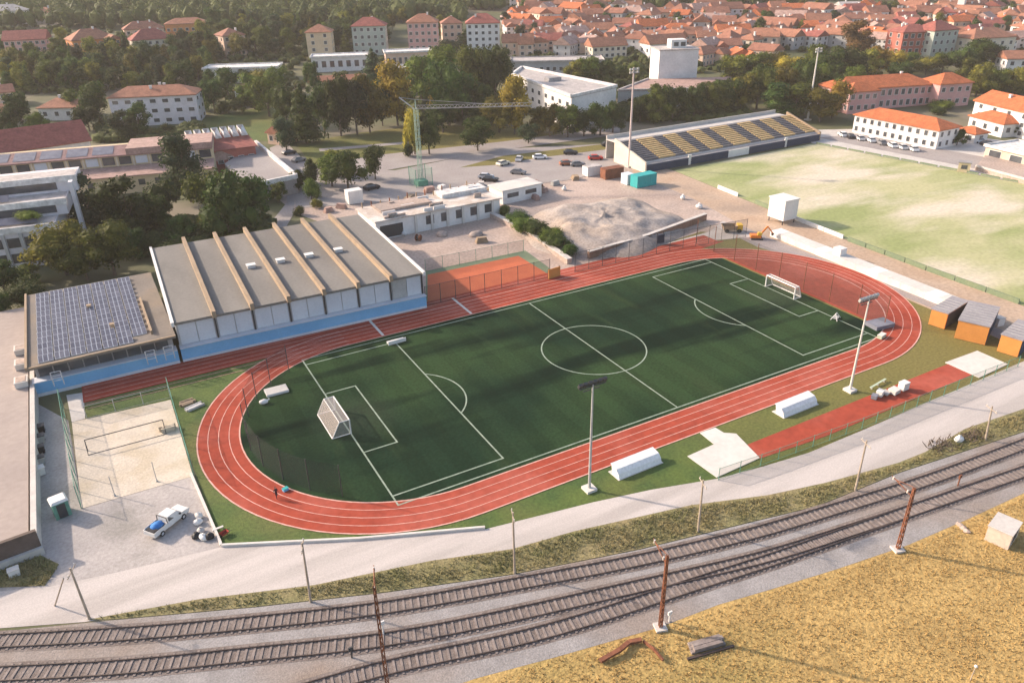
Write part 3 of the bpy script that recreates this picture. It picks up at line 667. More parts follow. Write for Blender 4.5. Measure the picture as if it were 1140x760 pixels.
# bags by the kerb
for k,(px,py,m,lb) in enumerate(((221,583,'white_paint','white sack at the top of the heap beside the kerb'),(224,593,'concrete','grey sack in the middle of the kerbside heap'),(227,600,'white_paint','white bag leaning on a black bag by the kerb'),(234,599,'black_plastic','black bag touching the kerb beside a white one'),(219,598,'black_plastic','small black bag on the truck side of the heap'),(222,576,'pale_concrete','pale rubble sack lying furthest from the railway in the heap'))):
    p = gnd(px,py); t = thing('rubbish_bag', lb, 'bag', p, k, 'bags heaped by the kerb'); t.scale = (.8,.8,.75)
    MB().ball((0,0,.45),(.75,.6,.55),2,jit=.18,seed=k).build('bag', M[m], t, smooth=True); MB().tube((0,0,.9),(.1,0,1.15),.1,.2).build('knot', M[m], t)
p = gnd(250,596); t = thing('wheelbarrow', 'small red wheelbarrow on the grass by the kerb', 'wheelbarrow', p, .4); t.scale = (.7,.7,.7)
MB().faces([(-.5,-.35,.35),(.5,-.35,.35),(.5,.35,.35),(-.5,.35,.35),(-.75,-.5,.8),(.75,-.5,.8),(.75,.5,.8),(-.75,.5,.8)],[(3,2,1,0),(0,1,5,4),(1,2,6,5),(2,3,7,6),(3,0,4,7)]).build('tray', M['signal_red'], t)
for s in (-1,1): MB().tube((1.4,s*.35,.6),(-.6,s*.2,.3),.04).tube((.4,s*.3,.4),(.5,s*.32,0),.04).build('handle', M['dark_steel'], t)
MB().tube((-.75,-.06,.25),(-.75,.06,.25),.25,n=12).build('wheel', M['tyre'], t)
p = gnd(243,590); t = thing('folding_bench', 'pale green bench on the grass behind the red wheelbarrow', 'bench', p, .1); t.scale = (.75,.75,.75)
MB().box(-.9,.9,-.2,.2,.42,.5).build('seat', M['pale_concrete'], t)
for x in (-.7,.7): MB().box(x-.06,x+.06,-.18,.18,0,.42).build('leg', M['galv'], t)

# ------------------------------------------------------------------ person on the track
p = at(308.5,555); pr = thing('person', 'person in dark clothes walking on the inner lane of the track', 'person', (p.x,p.y,.08), R(200))
me = bpy.data.meshes.new('person_body')
J = dict(pel=(0,0,.95,.13),waist=(0,0,1.12,.125),chest=(0,.02,1.38,.15),neck=(0,.03,1.54,.06),head=(0,.04,1.68,.10),crown=(0,.03,1.78,.07),
    hl=(.10,0,.92,.10),kl=(.11,.18,.52,.065),al=(.11,.10,.10,.045),tl=(.11,.26,.04,.04),hr=(-.10,0,.92,.10),kr=(-.11,.02,.50,.065),ar=(-.11,-.30,.14,.045),tr=(-.11,-.17,.04,.04),
    sl=(.20,.01,1.43,.06),el=(.26,-.14,1.18,.042),wl=(.24,-.10,.93,.03),fl=(.24,-.06,.84,.03),sr=(-.20,.01,1.43,.06),er=(-.26,.06,1.17,.042),wr=(-.22,.26,1.0,.03),fr=(-.21,.33,.95,.03))
K = list(J); ed = [('pel','waist'),('waist','chest'),('chest','neck'),('neck','head'),('head','crown'),('pel','hl'),('hl','kl'),('kl','al'),('al','tl'),('pel','hr'),('hr','kr'),('kr','ar'),('ar','tr'),('chest','sl'),('sl','el'),('el','wl'),('wl','fl'),('chest','sr'),('sr','er'),('er','wr'),('wr','fr')]
me.from_pydata([J[k][:3] for k in K], [(K.index(a), K.index(c)) for a, c in ed], [])
ob = link('body', me, pr); sk = ob.modifiers.new('skin', 'SKIN'); ob.modifiers.new('sub', 'SUBSURF').levels = 1
for i, k in enumerate(K): me.skin_vertices[0].data[i].radius = (J[k][3], J[k][3]); me.skin_vertices[0].data[i].use_root = (i == 0)
me.materials.append(M['cloth_dark'])
MB().ball((0,.05,1.69),(.088,.10,.12),2).build('face', M['skin'], pr, smooth=True); MB().ball((0,.015,1.73),(.10,.105,.10),2).build('hair', M['black_plastic'], pr, smooth=True)
p = at(318,546); t = thing('water_crate', 'small blue crate on the turf edge beside the walking person', 'crate', (p.x,p.y,.07), .3)
MB().box(-.35,.35,-.25,.25,0,.35).build('body', M['blue_wall'], t); MB().box(-.38,.38,-.28,.28,.35,.4).build('lid', M['teal_paint'], t)
# mats and small things behind the left goal
p = at(308,436); t = thing('training_mat', 'large white mat lying on the turf edge behind the goal', 'mat', (p.x,p.y,.07), rz+.02); MB().box(-1.75,1.75,-1.15,1.15,0,.35).build('pad', M['white_paint'], t); MB().box(-1.7,1.7,-1.1,1.1,.35,.38).build('cover', M['pale_concrete'], t)
p = at(294,449.5); t = thing('ball_bag', 'small white ball bag lying on turf beside the white mat', 'bag', (p.x,p.y,.07)); MB().ball((0,0,.35),(.75,.5,.4),2,jit=.1,seed=9).build('bag', M['white_paint'], t, smooth=True); MB().tube((.6,0,.45),(.95,0,.6),.1,.16).build('knot', M['white_paint'], t)
# equipment near the far right corner of the pitch
p = at(930,355); t = thing('hurdle_cart', 'small white frame cart standing on the turf near the red area', 'cart', (p.x,p.y,.07), .4)
for x in (-1,1): MB().tube((x,-.6,0),(x*.3,0,1.1),.07).tube((x,.6,0),(x*.3,0,1.1),.07).build('frame', M['white_paint'], t)
MB().tube((-.3,0,1.1),(.3,0,1.1),.08).build('crossbar', M['white_paint'], t); MB().box(-.8,.8,-.5,.5,.25,.35).build('shelf', M['galv'], t)
p = at(979,363); t = thing('landing_mat', 'grey high jump landing mat on the edge of the D', 'mat', (p.x,p.y,.07), rz-.1); MB().box(-2.1,2.1,-1.4,1.4,0,.7).build('pad', mat('mat_grey', (.16,.17,.21), (.2,.21,.25), .6), t); MB().box(-2.14,2.14,-1.44,1.44,.7,.75).build('cover', mat('mat_grey'  , (0,0,0)), t)
p = at(981,376); t = thing('equipment_box', 'pale green equipment box beside the grey landing mat', 'box', (p.x,p.y,.07), .2); MB().box(-.8,.8,-.4,.4,0,.6).build('body', mat('pale_green', (.42,.50,.38)), t); MB().box(-.85,.85,-.45,.45,.6,.68).build('lid', M['pale_concrete'], t)

# ------------------------------------------------------------------ floodlights and tall nets
def floodlight(px, py, yt, label, tone):
    p = gnd(px, py); h = height_at(p, yt); t = thing('floodlight_mast', label, 'floodlight', (p.x,p.y,0), 0, 'floodlight masts on the road side of the track')
    MB().tube((0,0,0),(0,0,h),.20,.11,10).build('pole', tone, t); MB().box(-.75,.75,-.75,.75,0,.4).build('footing', M['pale_concrete'], t)
    MB().tube((-1.9,0,h-.2),(1.9,0,h-.2),.08).tube((-1.2,.3,h-.8),(1.2,.3,h-.8),.08).tube((0,0,h-.8),(0,.3,h-.8),.08).build('crossarm', M['dark_steel'], t)
    for x in (-1.7,-1.0,-.3,.4,1.1,1.8):
        l = MB().faces([(x-.28,.1,h-.15),(x+.28,.1,h-.15),(x+.28,-.12,h+.35),(x-.28,-.12,h+.35),(x-.28,.42,h+.0),(x+.28,.42,h+.0),(x+.28,.2,h+.52),(x-.28,.2,h+.52)],[(3,2,1,0),(4,5,6,7),(0,1,5,4),(1,2,6,5),(2,3,7,6),(3,0,4,7)]).build('lamp', M['dark_steel'] if px < 800 else M['galv'], t)
    return t
floodlight(656,545,428,'grey floodlight mast beside the white dugout nearer the railway', M['galv'])
floodlight(946,435,333,'pale floodlight mast with a crossarm beside the runway', M['pale_concrete'])
rx = 50.3; root = net_fence('ball_stop_net', 'tall ball stop net on dark posts across the red D', [(rx, y) for y in (31,25,18.5,12,5.5,-1,-7.5,-14,-20)], 6.0, M['net_dark'], M['rust'], 9, .08, 'net fence', None, 0, False)
cl = [(CL - 22.6*math.sin(R(a)), CY + 22.6*math.cos(R(a))) for a in (32,44,56,68,80,92,104,116,128,140)]
net_fence('ball_stop_net', 'tall curved ball stop net on dark posts behind the deep goal', cl, 5.0, M['net_dark'], M['dark_steel'], 9, .06, 'net fence', None, 0, False)
sf = [(-7.0,-39.0),(0,-39.5),(19,-40.4),(34,-40.6),(47,-40.8),(56,-41)]
net_fence('mesh_fence', 'low green mesh fence between the runway and white gravel road', sf, 1.9, M['net_mesh'], M['green_paint'], 3.2, .05, 'fence')
net_fence('court_fence', 'thin dark wire fence around the orange clay court', [gnd(474,341), gnd(540,326), gnd(612,309)], 4.2, M['net_dark'], M['dark_steel'], 3.5, .06, 'fence')
net_fence('court_fence', 'thin wire fence between clay court and concrete yard', [gnd(474,303), gnd(583,281)], 3.0, M['net_dark'], M['green_paint'], 4, .05, 'fence')
net_fence('path_fence', 'tall dark post fence along the far sprint straight and pale path', [gnd(640,303), gnd(700,290), gnd(760,277), gnd(830,264)], 4.5, M['net_dark'], M['dark_steel'], 3.4, .06, 'fence')

# ------------------------------------------------------------------ dugouts, equipment on the runway, orange boxes
dk = None
for k, (x, y, lb) in enumerate(((-14.6,-31.0,'long white dugout shelter next to the floodlight mast nearer the railway'),(15.2,-31.3,'long white dugout shelter beside the throwing pad and pale floodlight mast'))):
    if dk is None:
        dk = thing('dugout', lb, 'dugout', (x,y,.03), R(1), 'white dugouts beside the track'); L = 8.0
        prof = [(-1.3,0),(-1.38,.05),(-1.1,.8),(-.6,1.32),(.8,1.6),(.8,1.68),(-.65,1.41),(-1.18,.84),(-1.46,0)]
        MB().extrude_x(prof, -L/2, L/2).build('shell', mat('dugout_white', (.80,.79,.78), (.76,.75,.74), 1), dk)
        for s in (-1,1): MB().faces([(s*(L/2-.05),-1.36,.02),(s*(L/2-.05),.3,.02),(s*(L/2-.05),.6,1.54),(s*(L/2-.05),-.6,1.3),(s*(L/2-.05),-1.06,.8)],[(0,1,2,3,4)]).build('end_panel', M['white_paint'], dk)
        MB().box(-L/2+.1,L/2-.1,-1.0,-.5,.4,.47).build('bench', M['seat_grey'], dk); MB().box(-L/2-.2,L/2+.2,-1.6,1.0,0,.06).build('base', M['pale_concrete'], dk)
        dk.scale = (.9,.9,.86)
    else: copy_thing(dk, kids_of(dk), (x,y,.03), R(1), lb)
for k,(px,py,w,h,m,nm,lb,cat) in enumerate(((1005,434,1.3,1.3,'white_paint','storage_chest','large white chest at the pad end of the row on the runway','chest'),(995,438,1.5,.7,'pale_concrete','storage_chest','pale flat chest in the middle of the row on the runway','chest'),(986,439,1.2,.35,'concrete','bench_stack','low reddish bench stack between the chests on the runway','bench'),(979,441,1.1,.9,'white_paint','storage_chest','white chest beside the dark trolley on the runway','chest'),(973,444,1.0,.6,'mat_grey','trolley','dark grey trolley at the throwing pad end of the row','trolley'))):
    p = at(px,py); t = thing(nm, lb, cat, (p.x,p.y,.07), .1*k, 'equipment on the runway')
    MB().box(-w/2,w/2,-w*.4,w*.4,.12,h).build('body', M[m], t); MB().box(-w/2-.05,w/2+.05,-w*.43,w*.43,h,h+.1).build('lid', M[m], t)
    for x in (-w*.35,w*.35): MB().box(x-.06,x+.06,-w*.38,w*.38,0,.12).build('foot', M['dark_steel'], t)
a = gnd(977,429); t = thing('long_bench', 'slim pale bench lying on the grass above the runway chests', 'bench', a, R(8))
MB().box(-2.2,2.2,-.16,.16,.4,.47).build('seat', mat('pale_green',(0,0,0)), t)
for x in (-1.8,0,1.8): MB().box(x-.05,x+.05,-.14,.14,0,.4).build('leg', M['galv'], t)
for k,(a,c,dp,h,lb) in enumerate(((( 57.7,-23.6),(58.2,-26.4),8.2,3.1,'small orange box hut with grey roof closest to the red bend'),((56.6,-29.4),(58.5,-33.8),9.8,3.5,'middle orange box hut with grey roof, the widest of three'),((58.2,-36.1),(58.9,-39.2),8.0,3.2,'orange box hut with grey roof beside the landing pad, furthest from the track bend'))):
    a, c = Vector((*a,0)), Vector((*c,0)); w = (c-a).length; t = thing('orange_hut', lb, 'hut', a, math.atan2((c-a).y,(c-a).x), 'orange box huts on the grass')
    # local x runs along the sunlit orange end, local y away from it
    MB().box(0,w,0,dp,.1,h).build('body', M['orange_box'], t); MB().box(-.12,w+.12,-.12,dp+.12,h,h+.2).build('roof', M['roof_mauve'] if 0 else mat('hut_roof', (.30,.285,.30), (.25,.24,.255), .4), t)
    MB().box(w,w+.08,.3,dp-.2,.2,h-.12).build('shaded_shutter', M['navy'], t); MB().box(.15,w-.15,.1,dp-.1,0,.1).build('base', M['dark_steel'], t)  # shutter on the side away from the sun, its shade put into the navy
    b = MB()
    for i in range(1, int(dp/1.2)): b.box(-.1,w+.1,i*1.2-.04,i*1.2+.04,h+.2,h+.26)
    b.build('roof_seams', M['galv'], t)

# ------------------------------------------------------------------ poles beside the railway
def wood_pole(px, py, xt, yt, label, lean=True):
    p = gnd(px, py); h = height_at(p, yt); tx, ty = pix((p.x, p.y, p.z+h))
    off = RH * ((xt - tx) * dist(p) / FL)
    t = thing('wooden_pole', label, 'pole', p, 0, 'wooden poles along the gravel road')
    MB().tube((0,0,-.2),(off.x,off.y,h),.15,.10,8).build('shaft', M['wood_pole'], t)
    d = Vector((-.35,-.93,0)); top = Vector((off.x,off.y,h))
    MB().tube(top-d*1.1+Vector((0,0,-.5)), top+d*1.1+Vector((0,0,-.5)), .06,n=6).build('crossarm', M['wood_pole'], t)
    b = MB()
    for q in (-.9,0,.9): c = top + d*q + Vector((0,0,-.45)); b.tube(c, c+Vector((0,0,.25)), .06,n=6)
    b.build('insulator', M['pale_concrete'], t)
    return t, p
wood_pole(346,670,336,604,'wooden pole in front of the round end of the track')
wood_pole(573,638,571,570,'wooden pole with road behind, halfway between two others')
wood_pole(777,592,783,534,'wooden pole in front of the first white dugout')
wood_pole(952,546,965,490,'leaning wooden pole beside the weeds, in front of the runway')
wood_pole(1097,490,1105,452,'wooden pole standing by the dark scrub at the roadside')
t, p = wood_pole(100,689,78,632,'leaning dark pole braced by a strut at the yard entrance')
q = gnd(61,674) - p; MB().tube(q, (q.x*.35, q.y*.35, 5.2),.09,.07).build('strut', M['wood_pole'], t)
def lattice_mast(px, py, yt, label, m='rust'):
    p = gnd(px, py); h = height_at(p, yt); t = thing('catenary_mast', label, 'railway mast', p, R(-18), 'rusty catenary masts along the tracks')
    w = .15
    for sx in (-1,1):
        for sy in (-1,1): MB().bar((sx*w,sy*w,0),(sx*w*.6,sy*w*.6,h),.09).build('leg', M[m], t)
    b = MB(); n = int(h/.8)
    for i in range(n):
        z0, z1 = h*i/n, h*(i+1)/n; k0, k1 = w*(1-.4*i/n), w*(1-.4*(i+1)/n); s = 1 if i % 2 else -1
        for sy in (-1,1): b.bar((-s*k0,sy*k0,z0),(s*k1,sy*k1,z1),.06); b.bar((sy*k0,-s*k0,z0),(sy*k1,s*k1,z1),.06)
    b.build('bracing', M[m], t)
    MB().tube((0,.2,h-1.2),(0,3.6,h-1.0),.06).tube((0,.2,h),(0,2.8,h-1.0),.04).build('cantilever', M['rust'], t)
    i = MB()
    for y in (.8, 3.3): i.tube((0,y,h-1.3),(0,y,h-.9),.10)
    i.build('insulator', M['pale_concrete'], t); MB().box(-.6,.6,-.6,.6,-.1,.3).build('footing', M['concrete'], t)
lattice_mast(735,699,618,'rusty lattice railway mast at the edge of the golden grass, middle one')
lattice_mast(999,612,543,'rusty lattice railway mast near the square stone block')
lattice_mast(433,775,652,'slim rusty railway mast rising in front of the merging tracks')
for k,(px,py,yt,lb) in enumerate(((427,706,694,'small white marker post between two tracks by the slim mast'),(1066,541,531,'short rusty marker post between tracks near the mast'),(392,732,723,'short dark marker stub in the ballast'),(745,692,683,'white marker post beside the rusty lattice mast'))):
    p = gnd(px,py); t = thing('track_marker', lb, 'marker post', p, 0, 'small markers between the tracks'); h = height_at(p, yt)
    mm = M[('white_paint','rust','dark_steel','white_paint')[k]]; MB().tube((0,0,0),(0,0,h),.09).build('post', mm, t); MB().box(-.25,.25,-.08,.08,h-.1,h+.35).build('plate', mm, t)
# scrap, stone block, stake
for k,(pp,lb,nm) in enumerate((([(668,738),(690,727),(700,717),(714,716)],'bent rusty rail lying in the golden grass, longer piece','scrap_rail'),([(716,716),(728,727),(738,737)],'short rusty rod lying in golden grass behind the bent rail','scrap_rod'))):
    c = gnd(*pp[1]); t = thing(nm, lb, 'scrap metal', c, 0, 'rusty scrap in the dry grass'); b = MB(); Q = [gnd(*q) - c + Vector((0,0,.35 + .2*(i % 2))) for i, q in enumerate(pp)]
    for i,(q, r) in enumerate(zip(Q[:-1], Q[1:])): MB().bar(q, r, .45 if k == 0 else .2, .3).build('bar', M['rust'], t)
c = gnd(784,716); t = thing('sleeper_stack', 'dark stack of old wooden sleepers lying in golden grass', 'timber stack', c, R(-12))
for i in range(5): MB().box(-1.9+.1*i,1.9-.3*(i%2),-.9+(i%3)*.45,-.5+(i%3)*.45,.05+.3*(i//3),.33+.3*(i//3)).build('sleeper', M['sleeper'], t)
MB().box(-2.6,2.6,-1.4,-1.15,.04,.25).build('rail', M['rail_steel'], t)
c = Vector((11.9,-63.2,0)); t = thing('concrete_block', 'pale square concrete block with a dark opening on the golden slope', 'concrete block', c, R(-76))
MB().box(0,2.5,0,3.3,-.2,2.1).build('body', mat('block_stone', (.62,.52,.43), (.54,.45,.38), .8), t); MB().box(-.08,2.58,-.08,3.38,2.1,2.22).build('cap', M['concrete'], t); MB().box(2.5,2.53,.9,2.4,.5,1.6).build('opening', M['dark_steel'], t)
for k in range(3): MB().ball((-1.9-.5*k,.3*k,.1),(.5,.4,.3),1,jit=.2,seed=k).build('rubble', M['site_soil'], t)
c = gnd(1080,757); t = thing('white_stake', 'thin stake with a white head at the lower edge of the slope', 'stake', c); h = height_at(c, 742)
MB().tube((0,0,0),(.15,0,h),.05).build('shaft', M['wood_pole'], t); MB().ball((.15,0,h),.16,2).build('head', M['white_paint'], t)
for k,(px,py,lb) in enumerate(((1067,491,'pale rubble bag in dark scrub beside the gravel road'),(1050,497,'dark scrub heap of branches next to a pale bag'),(1082,486,'dark brown branch heap at the roadside beyond the pale bag'))):
    c = gnd(px,py); t = thing('rubble_bag' if k == 0 else 'branch_heap', lb, 'bag' if k == 0 else 'heap', c, 0, 'heap at the roadside')
    if k == 0: MB().ball((0,0,.35),(.8,.55,.5),2,jit=.15).build('bag', M['white_paint'], t); MB().tube((0,0,.75),(.1,.1,1.0),.12,.2).build('knot', M['white_paint'], t)
    else:
        for i in range(60):
            a = random.uniform(0,6.28); r = random.uniform(.2,2.0); q = Vector((r*math.cos(a)*1.5, r*math.sin(a)*.8, 0))
            MB().tube(q, q + Vector((random.uniform(-1,1), random.uniform(-.6,.6), random.uniform(.3,1.0))), .08, .03, 5).build('branch', M['bark'], t)
c = gnd(17,640); t = thing('marker_box', 'small white box on the weedy corner below the plaza wall', 'box', c, .1); MB().box(-.55,.55,-.4,.4,0,.9).build('body', M['white_paint'], t); MB().box(-.6,.6,-.45,.45,.9,1.0).build('lid', M['pale_concrete'], t)
# ------------------------------------------------------------------ generic buildings
WIN = {}
def window_mesh(w, h):
    k = (round(w,1), round(h,1))
    if k not in WIN:
        w, h = k; b = MB(); f = .12
        b.mat(0).box(-w/2-f, w/2+f, -.06, .05, -h/2-f, -h/2).box(-w/2-f, w/2+f, -.06, .05, h/2, h/2+f).box(-w/2-f, -w/2, -.05, .05, -h/2, h/2).box(w/2, w/2+f, -.05, .05, -h/2, h/2)
        b.mat(1).box(-w/2, w/2, -.025, .04, -h/2, h/2)
        WIN[k] = b.mesh('window', [M['wall_white'], M['glass_dark']])
    return WIN[k]
def roof_mesh(L, D, h, kind, rh, o=.6, th=.3):
    b = MB(); x0, x1, y0, y1 = -o, L+o, -o, D+o
    if kind == 'flat':
        b.box(x0, x1, y0, y1, h, h+th)
        p = .35; z = h+th
        b.box(x0, x1, y0, y0+p, z+.002, z+.5).box(x0, x1, y1-p, y1, z+.002, z+.5).box(x0, x0+p, y0+p, y1-p, z+.002, z+.5).box(x1-p, x1, y0+p, y1-p, z+.002, z+.5)
    elif kind == 'mono':
        b.faces([(x0,y0,h),(x1,y0,h),(x1,y1,h+rh),(x0,y1,h+rh),(x0,y0,h+th),(x1,y0,h+th),(x1,y1,h+rh+th),(x0,y1,h+rh+th)],[(0,3,2,1),(4,5,6,7),(0,1,5,4),(1,2,6,5),(2,3,7,6),(3,0,4,7)])
    else:
        along = L >= D
        ins = (min(L, D)/2 + o if kind == 'hip' else 0.0)
        if along: r0, r1 = (x0+ins, D/2, h+rh), (x1-ins, D/2, h+rh)
        else: r0, r1 = (L/2, y0+ins, h+rh), (L/2, y1-ins, h+rh)
        c = [(x0,y0,h),(x1,y0,h),(x1,y1,h),(x0,y1,h)]; e = [(x,y,z+th) for x,y,z in c]
        vs = c + e + [(r0[0],r0[1],r0[2]+th),(r1[0],r1[1],r1[2]+th)]
        fs = [(3,2,1,0),(0,1,5,4),(1,2,6,5),(2,3,7,6),(3,0,4,7)]
        if along: fs += [(4,5,9,8),(5,6,9),(6,7,8,9),(7,4,8)]
        else: fs += [(4,5,8),(5,6,9,8),(6,7,9),(7,4,8,9)]
        b.faces(vs, fs)
    return b
def body(root, L, D, h, wall, roofc, kind, rh, rows, cols, side, loc=(0,0,0), rz=0, chim=1, ww=None, wh=None, sides='f', o=.6, down=3):
    """walls, roof, windows of one block, all parented to root; loc/rz place the block inside the thing"""
    mtx = Matrix.Translation(loc) @ Matrix.Rotation(rz, 4, 'Z')
    b = MB(); b.box(0, L, 0, D, -down, h)
    if kind == 'gable':
        if L >= D: 
            for x in (0, L-.2): b.faces([(x,0,h),(x+.2,0,h),(x+.2,D,h),(x,D,h),(x,D/2,h+rh),(x+.2,D/2,h+rh)],[(0,4,3),(1,2,5),(0,1,5,4),(2,3,4,5)])
        else:
            for y in (0, D-.2): b.faces([(0,y,h),(L,y,h),(L,y+.2,h),(0,y+.2,h),(L/2,y,h+rh),(L/2,y+.2,h+rh)],[(0,1,4),(2,3,5),(1,2,5,4),(3,0,4,5)])
    b.build('wall', M['wall_'+wall], root, loc, rz)
    rf = roof_mesh(L, D, h, kind, rh, o).build('roof', M['roof_'+roofc], root, loc, rz)
    rnd = random.Random(int(L*100+D*10))
    for i in range(chim if kind != 'flat' else 0):
        x, y = L*rnd.uniform(.2,.8), D*rnd.uniform(.3,.7); z = h + rh*(1-abs(y-D/2)/(D/2+.01)) if L >= D else h + rh*.6
        MB().box(x-.45,x+.45,y-.35,y+.35,h-.5,z+1.3).box(x-.55,x+.55,y-.45,y+.45,z+1.3,z+1.5).build('chimney', M['wall_white'], rf)
    if rows and cols:
        st = h/rows; ww = ww or min(1.6, L/cols*.5); wh = wh or min(1.7, st*.5); me = window_mesh(ww, wh)
        for r in range(rows):
            z = st*(r+.55)
            for c in range(cols):
                x = L*(c+.5)/cols
                if 'f' in sides: link('window', me, root, mtx @ Vector((x,-.03,z)), rz)
            for c in range(side):
                y = D*(c+.5)/side
                if 'l' in sides: link('window', me, root, mtx @ Vector((-.03,y,z)), rz - math.pi/2)
                if 'r' in sides: link('window', me, root, mtx @ Vector((L+.03,y,z)), rz + math.pi/2)
    return rf
LAND = []                                               # landmarks for telling look-alikes apart
def house(name, label, cat, eL, eR, h, D, wall, roofc, kind='hip', rh=2.5, rows=2, cols=4, side=2, chim=1, group=None, sides=None, mark=None, ww=None, wh=None, o=.6):
    a, c = at(*eL, h), at(*eR, h); a.z -= h; c.z -= h
    d = c - a; L = math.hypot(d.x, d.y); rz = math.atan2(d.y, d.x)
    t = thing(name, label, cat, (a.x, a.y, min(a.z, c.z)), rz, group)
    if sides is None:                                    # which end walls can be seen from where the photograph was taken
        lc = Matrix.Rotation(-rz, 4, 'Z') @ (CAM - a); sides = 'f' + ('l' if lc.x < 0 else '') + ('r' if lc.x > L else '')
    body(t, L, D, h, wall, roofc, kind, rh, rows, cols, side, chim=chim, sides=sides, ww=ww, wh=wh, o=o)
    if mark: LAND.append((mark, pix(a + d/2 + Vector((0,0,h/2)))))
    FOOT.append((a + d/2 + Vector((-d.y, d.x, 0)).normalized()*D/2, max(L, D)*.55 + 1))
    return t, L, rz
FOOT = []                                               # (centre, radius) of what already stands, so that trees and houses keep clear

# school complex beyond the trees
def rel(t, p): return t.matrix_basis.inverted() @ p
E0s, E1s = at(-30,211,5.2), at(238,187,5.2); d = E1s - E0s; Ls = math.hypot(d.x,d.y); rzs = math.atan2(d.y,d.x)
sc = thing('school_wing', 'long two-tier school wing with pinkish roofs and yellow window bands', 'school building', (E0s.x,E0s.y,0), rzs)
MB().box(0,Ls,0,26,0,5).build('wall', M['wall_yellow'], sc)
MB().faces([(0,-.6,5.0),(Ls,-.6,5.0),(Ls,9.5,5.9),(0,9.5,5.9),(0,-.6,5.3),(Ls,-.6,5.3),(Ls,9.5,6.2),(0,9.5,6.2)],[(3,2,1,0),(4,5,6,7),(0,1,5,4),(1,2,6,5),(2,3,7,6),(3,0,4,7)]).build('lower_roof', M['roof_pinkish'], sc)
MB().box(0,Ls,9,26,5,9.4).build('upper_wall', M['wall_yellow'], sc)
MB().faces([(0,8.2,9.2),(Ls,8.2,9.2),(Ls,15,10.9),(0,15,10.9),(0,8.2,9.5),(Ls,8.2,9.5),(Ls,15,11.2),(0,15,11.2)],[(3,2,1,0),(4,5,6,7),(0,1,5,4),(1,2,6,5),(2,3,7,6),(3,0,4,7)]).build('upper_roof', M['roof_mauve'], sc)
MB().box(Ls*.62,Ls+.2,8.1,22.5,9.52,11.3).build('pale_roof', M['roof_pinkish'], sc)
n = 14
for i in range(n):
    x = Ls*(i+.5)/n; MB().box(x-Ls/n*.36,x+Ls/n*.36,8.9,9.05,6.6,8.9).build('window', M['glass_dark'] if i % 3 else M['panel_grey'], sc)
    MB().box(x-Ls/n*.2,x+Ls/n*.2,-.05,.05,2.2,3.9).build('window', M['glass_dark'], sc)
    MB().box(x-Ls/n*.5-.2,x-Ls/n*.5+.2,8.75,8.95,6.1,9.3).build('pier', M['wall_cream'], sc)
for i in range(5): MB().faces([(Ls*(.03+.11*i),9.3,9.86),(Ls*(.12+.11*i),9.3,9.86),(Ls*(.12+.11*i),14.5,11.16),(Ls*(.03+.11*i),14.5,11.16)],[(0,1,2,3)]).build('solar_array', M['solar'], sc)
house('gym_block', 'red-roofed block with grey gable end behind the school wing', 'school building', (-30,176), (100,157), 9, 15, 'white', 'red', 'gable', 5.5, 1, 12, 2, 0, ww=3, wh=1.6, mark='red-roofed school block')
# terraced block with solar arrays
a, c = at(-40,262,9), at(60,250,9); d = c-a; Lt = math.hypot(d.x,d.y); rzt = math.atan2(d.y,d.x); a.z = 0
tb = thing('terraced_block', 'pale stepped terrace block with solar arrays and a planted balcony', 'school building', a, rzt)
for k,(y0,h) in enumerate(((0,9),(8,12.3),(16,15.6))):
    MB().box(0,Lt+k*2.2,y0,26,0 if k == 0 else h-3.35,h).build('storey', M['wall_lavender'], tb)
    MB().box(-.3,Lt+k*2.2+.3,y0-.35,y0-.0,h-.9,h+.5).build('parapet', M['roof_white'], tb)
    MB().box(.2,Lt+k*2.2-.2,y0+.3,y0+7.5,h+.02,h+.08).build('terrace', M['roof_pale'], tb)
    if k < 2:
        MB().faces([(1,y0+2.2,h+.4),(Lt*.8-k*6,y0+2.2,h+.4),(Lt*.8-k*6,y0+4.2,h+1.5),(1,y0+4.2,h+1.5)],[(0,1,2,3)]).build('solar_array', M['solar'], tb)
        MB().box(2,Lt,y0+7.9,y0+7.97,h+.6,h+2.6).build('window_band', M['glass_dark'], tb)
for r in range(2):
    for i in range(5):
        x = Lt*(i+.5)/5; MB().box(x-Lt/14,x+Lt/14,-.08,.05,1.2+r*3.6,3.4+r*3.6).build('window', M['glass_dark'], tb)
        if r == 0: MB().box(x-Lt/10-.35,x-Lt/10+.35,-.5,-.02,0,8.1).build('pier', M['wall_grey'], tb)
MB().box(Lt+3.6,Lt+4.5,9,11,0,16).build('stair_tower', M['wall_lavender'], tb)
# the planting on the balcony is a separate shrub (added with the trees)
SHRUB_AT = (tb.matrix_basis @ Vector((Lt*.72, 4.5, 9.1)))
# brick-red hall with sawtooth rooflights, white gable and flat grey deck
fr = [at(*p, 7) for p in ((214,170),(280,163))]
t, L, rzz = house('workshop_hall', 'brick-red workshop hall with a row of white sawtooth rooflights', 'school building', (214,172), (284,163), 7, 16, 'red', 'red', 'mono', 2.2, 1, 6, 1, 0, mark='workshop hall')
for i in range(7):
    x = L*(i+.3)/7; MB().faces([(x,9,9),(x+L/7*.75,9,9),(x+L/7*.75,15.5,9.6),(x,15.5,9.6),(x,9,11),(x+L/7*.75,15.5,11.4),(x,15.5,11.4)],[(0,1,4),(1,2,5,4),(2,3,6,5),(3,0,4,6)]).build('rooflight', M['roof_white'], t)
house('white_gable_house', 'small building with one white gable between school wing and grey deck', 'school building', (228,181), (262,176), 4, 11, 'white', 'pinkish', 'gable', 3.0, 1, 2, 1, 0, sides='f')
Q = [at(*p, 4.5) for p in ((250,182),(285,160),(330,198),(275,210))]; o = Vector((Q[0].x,Q[0].y,0))
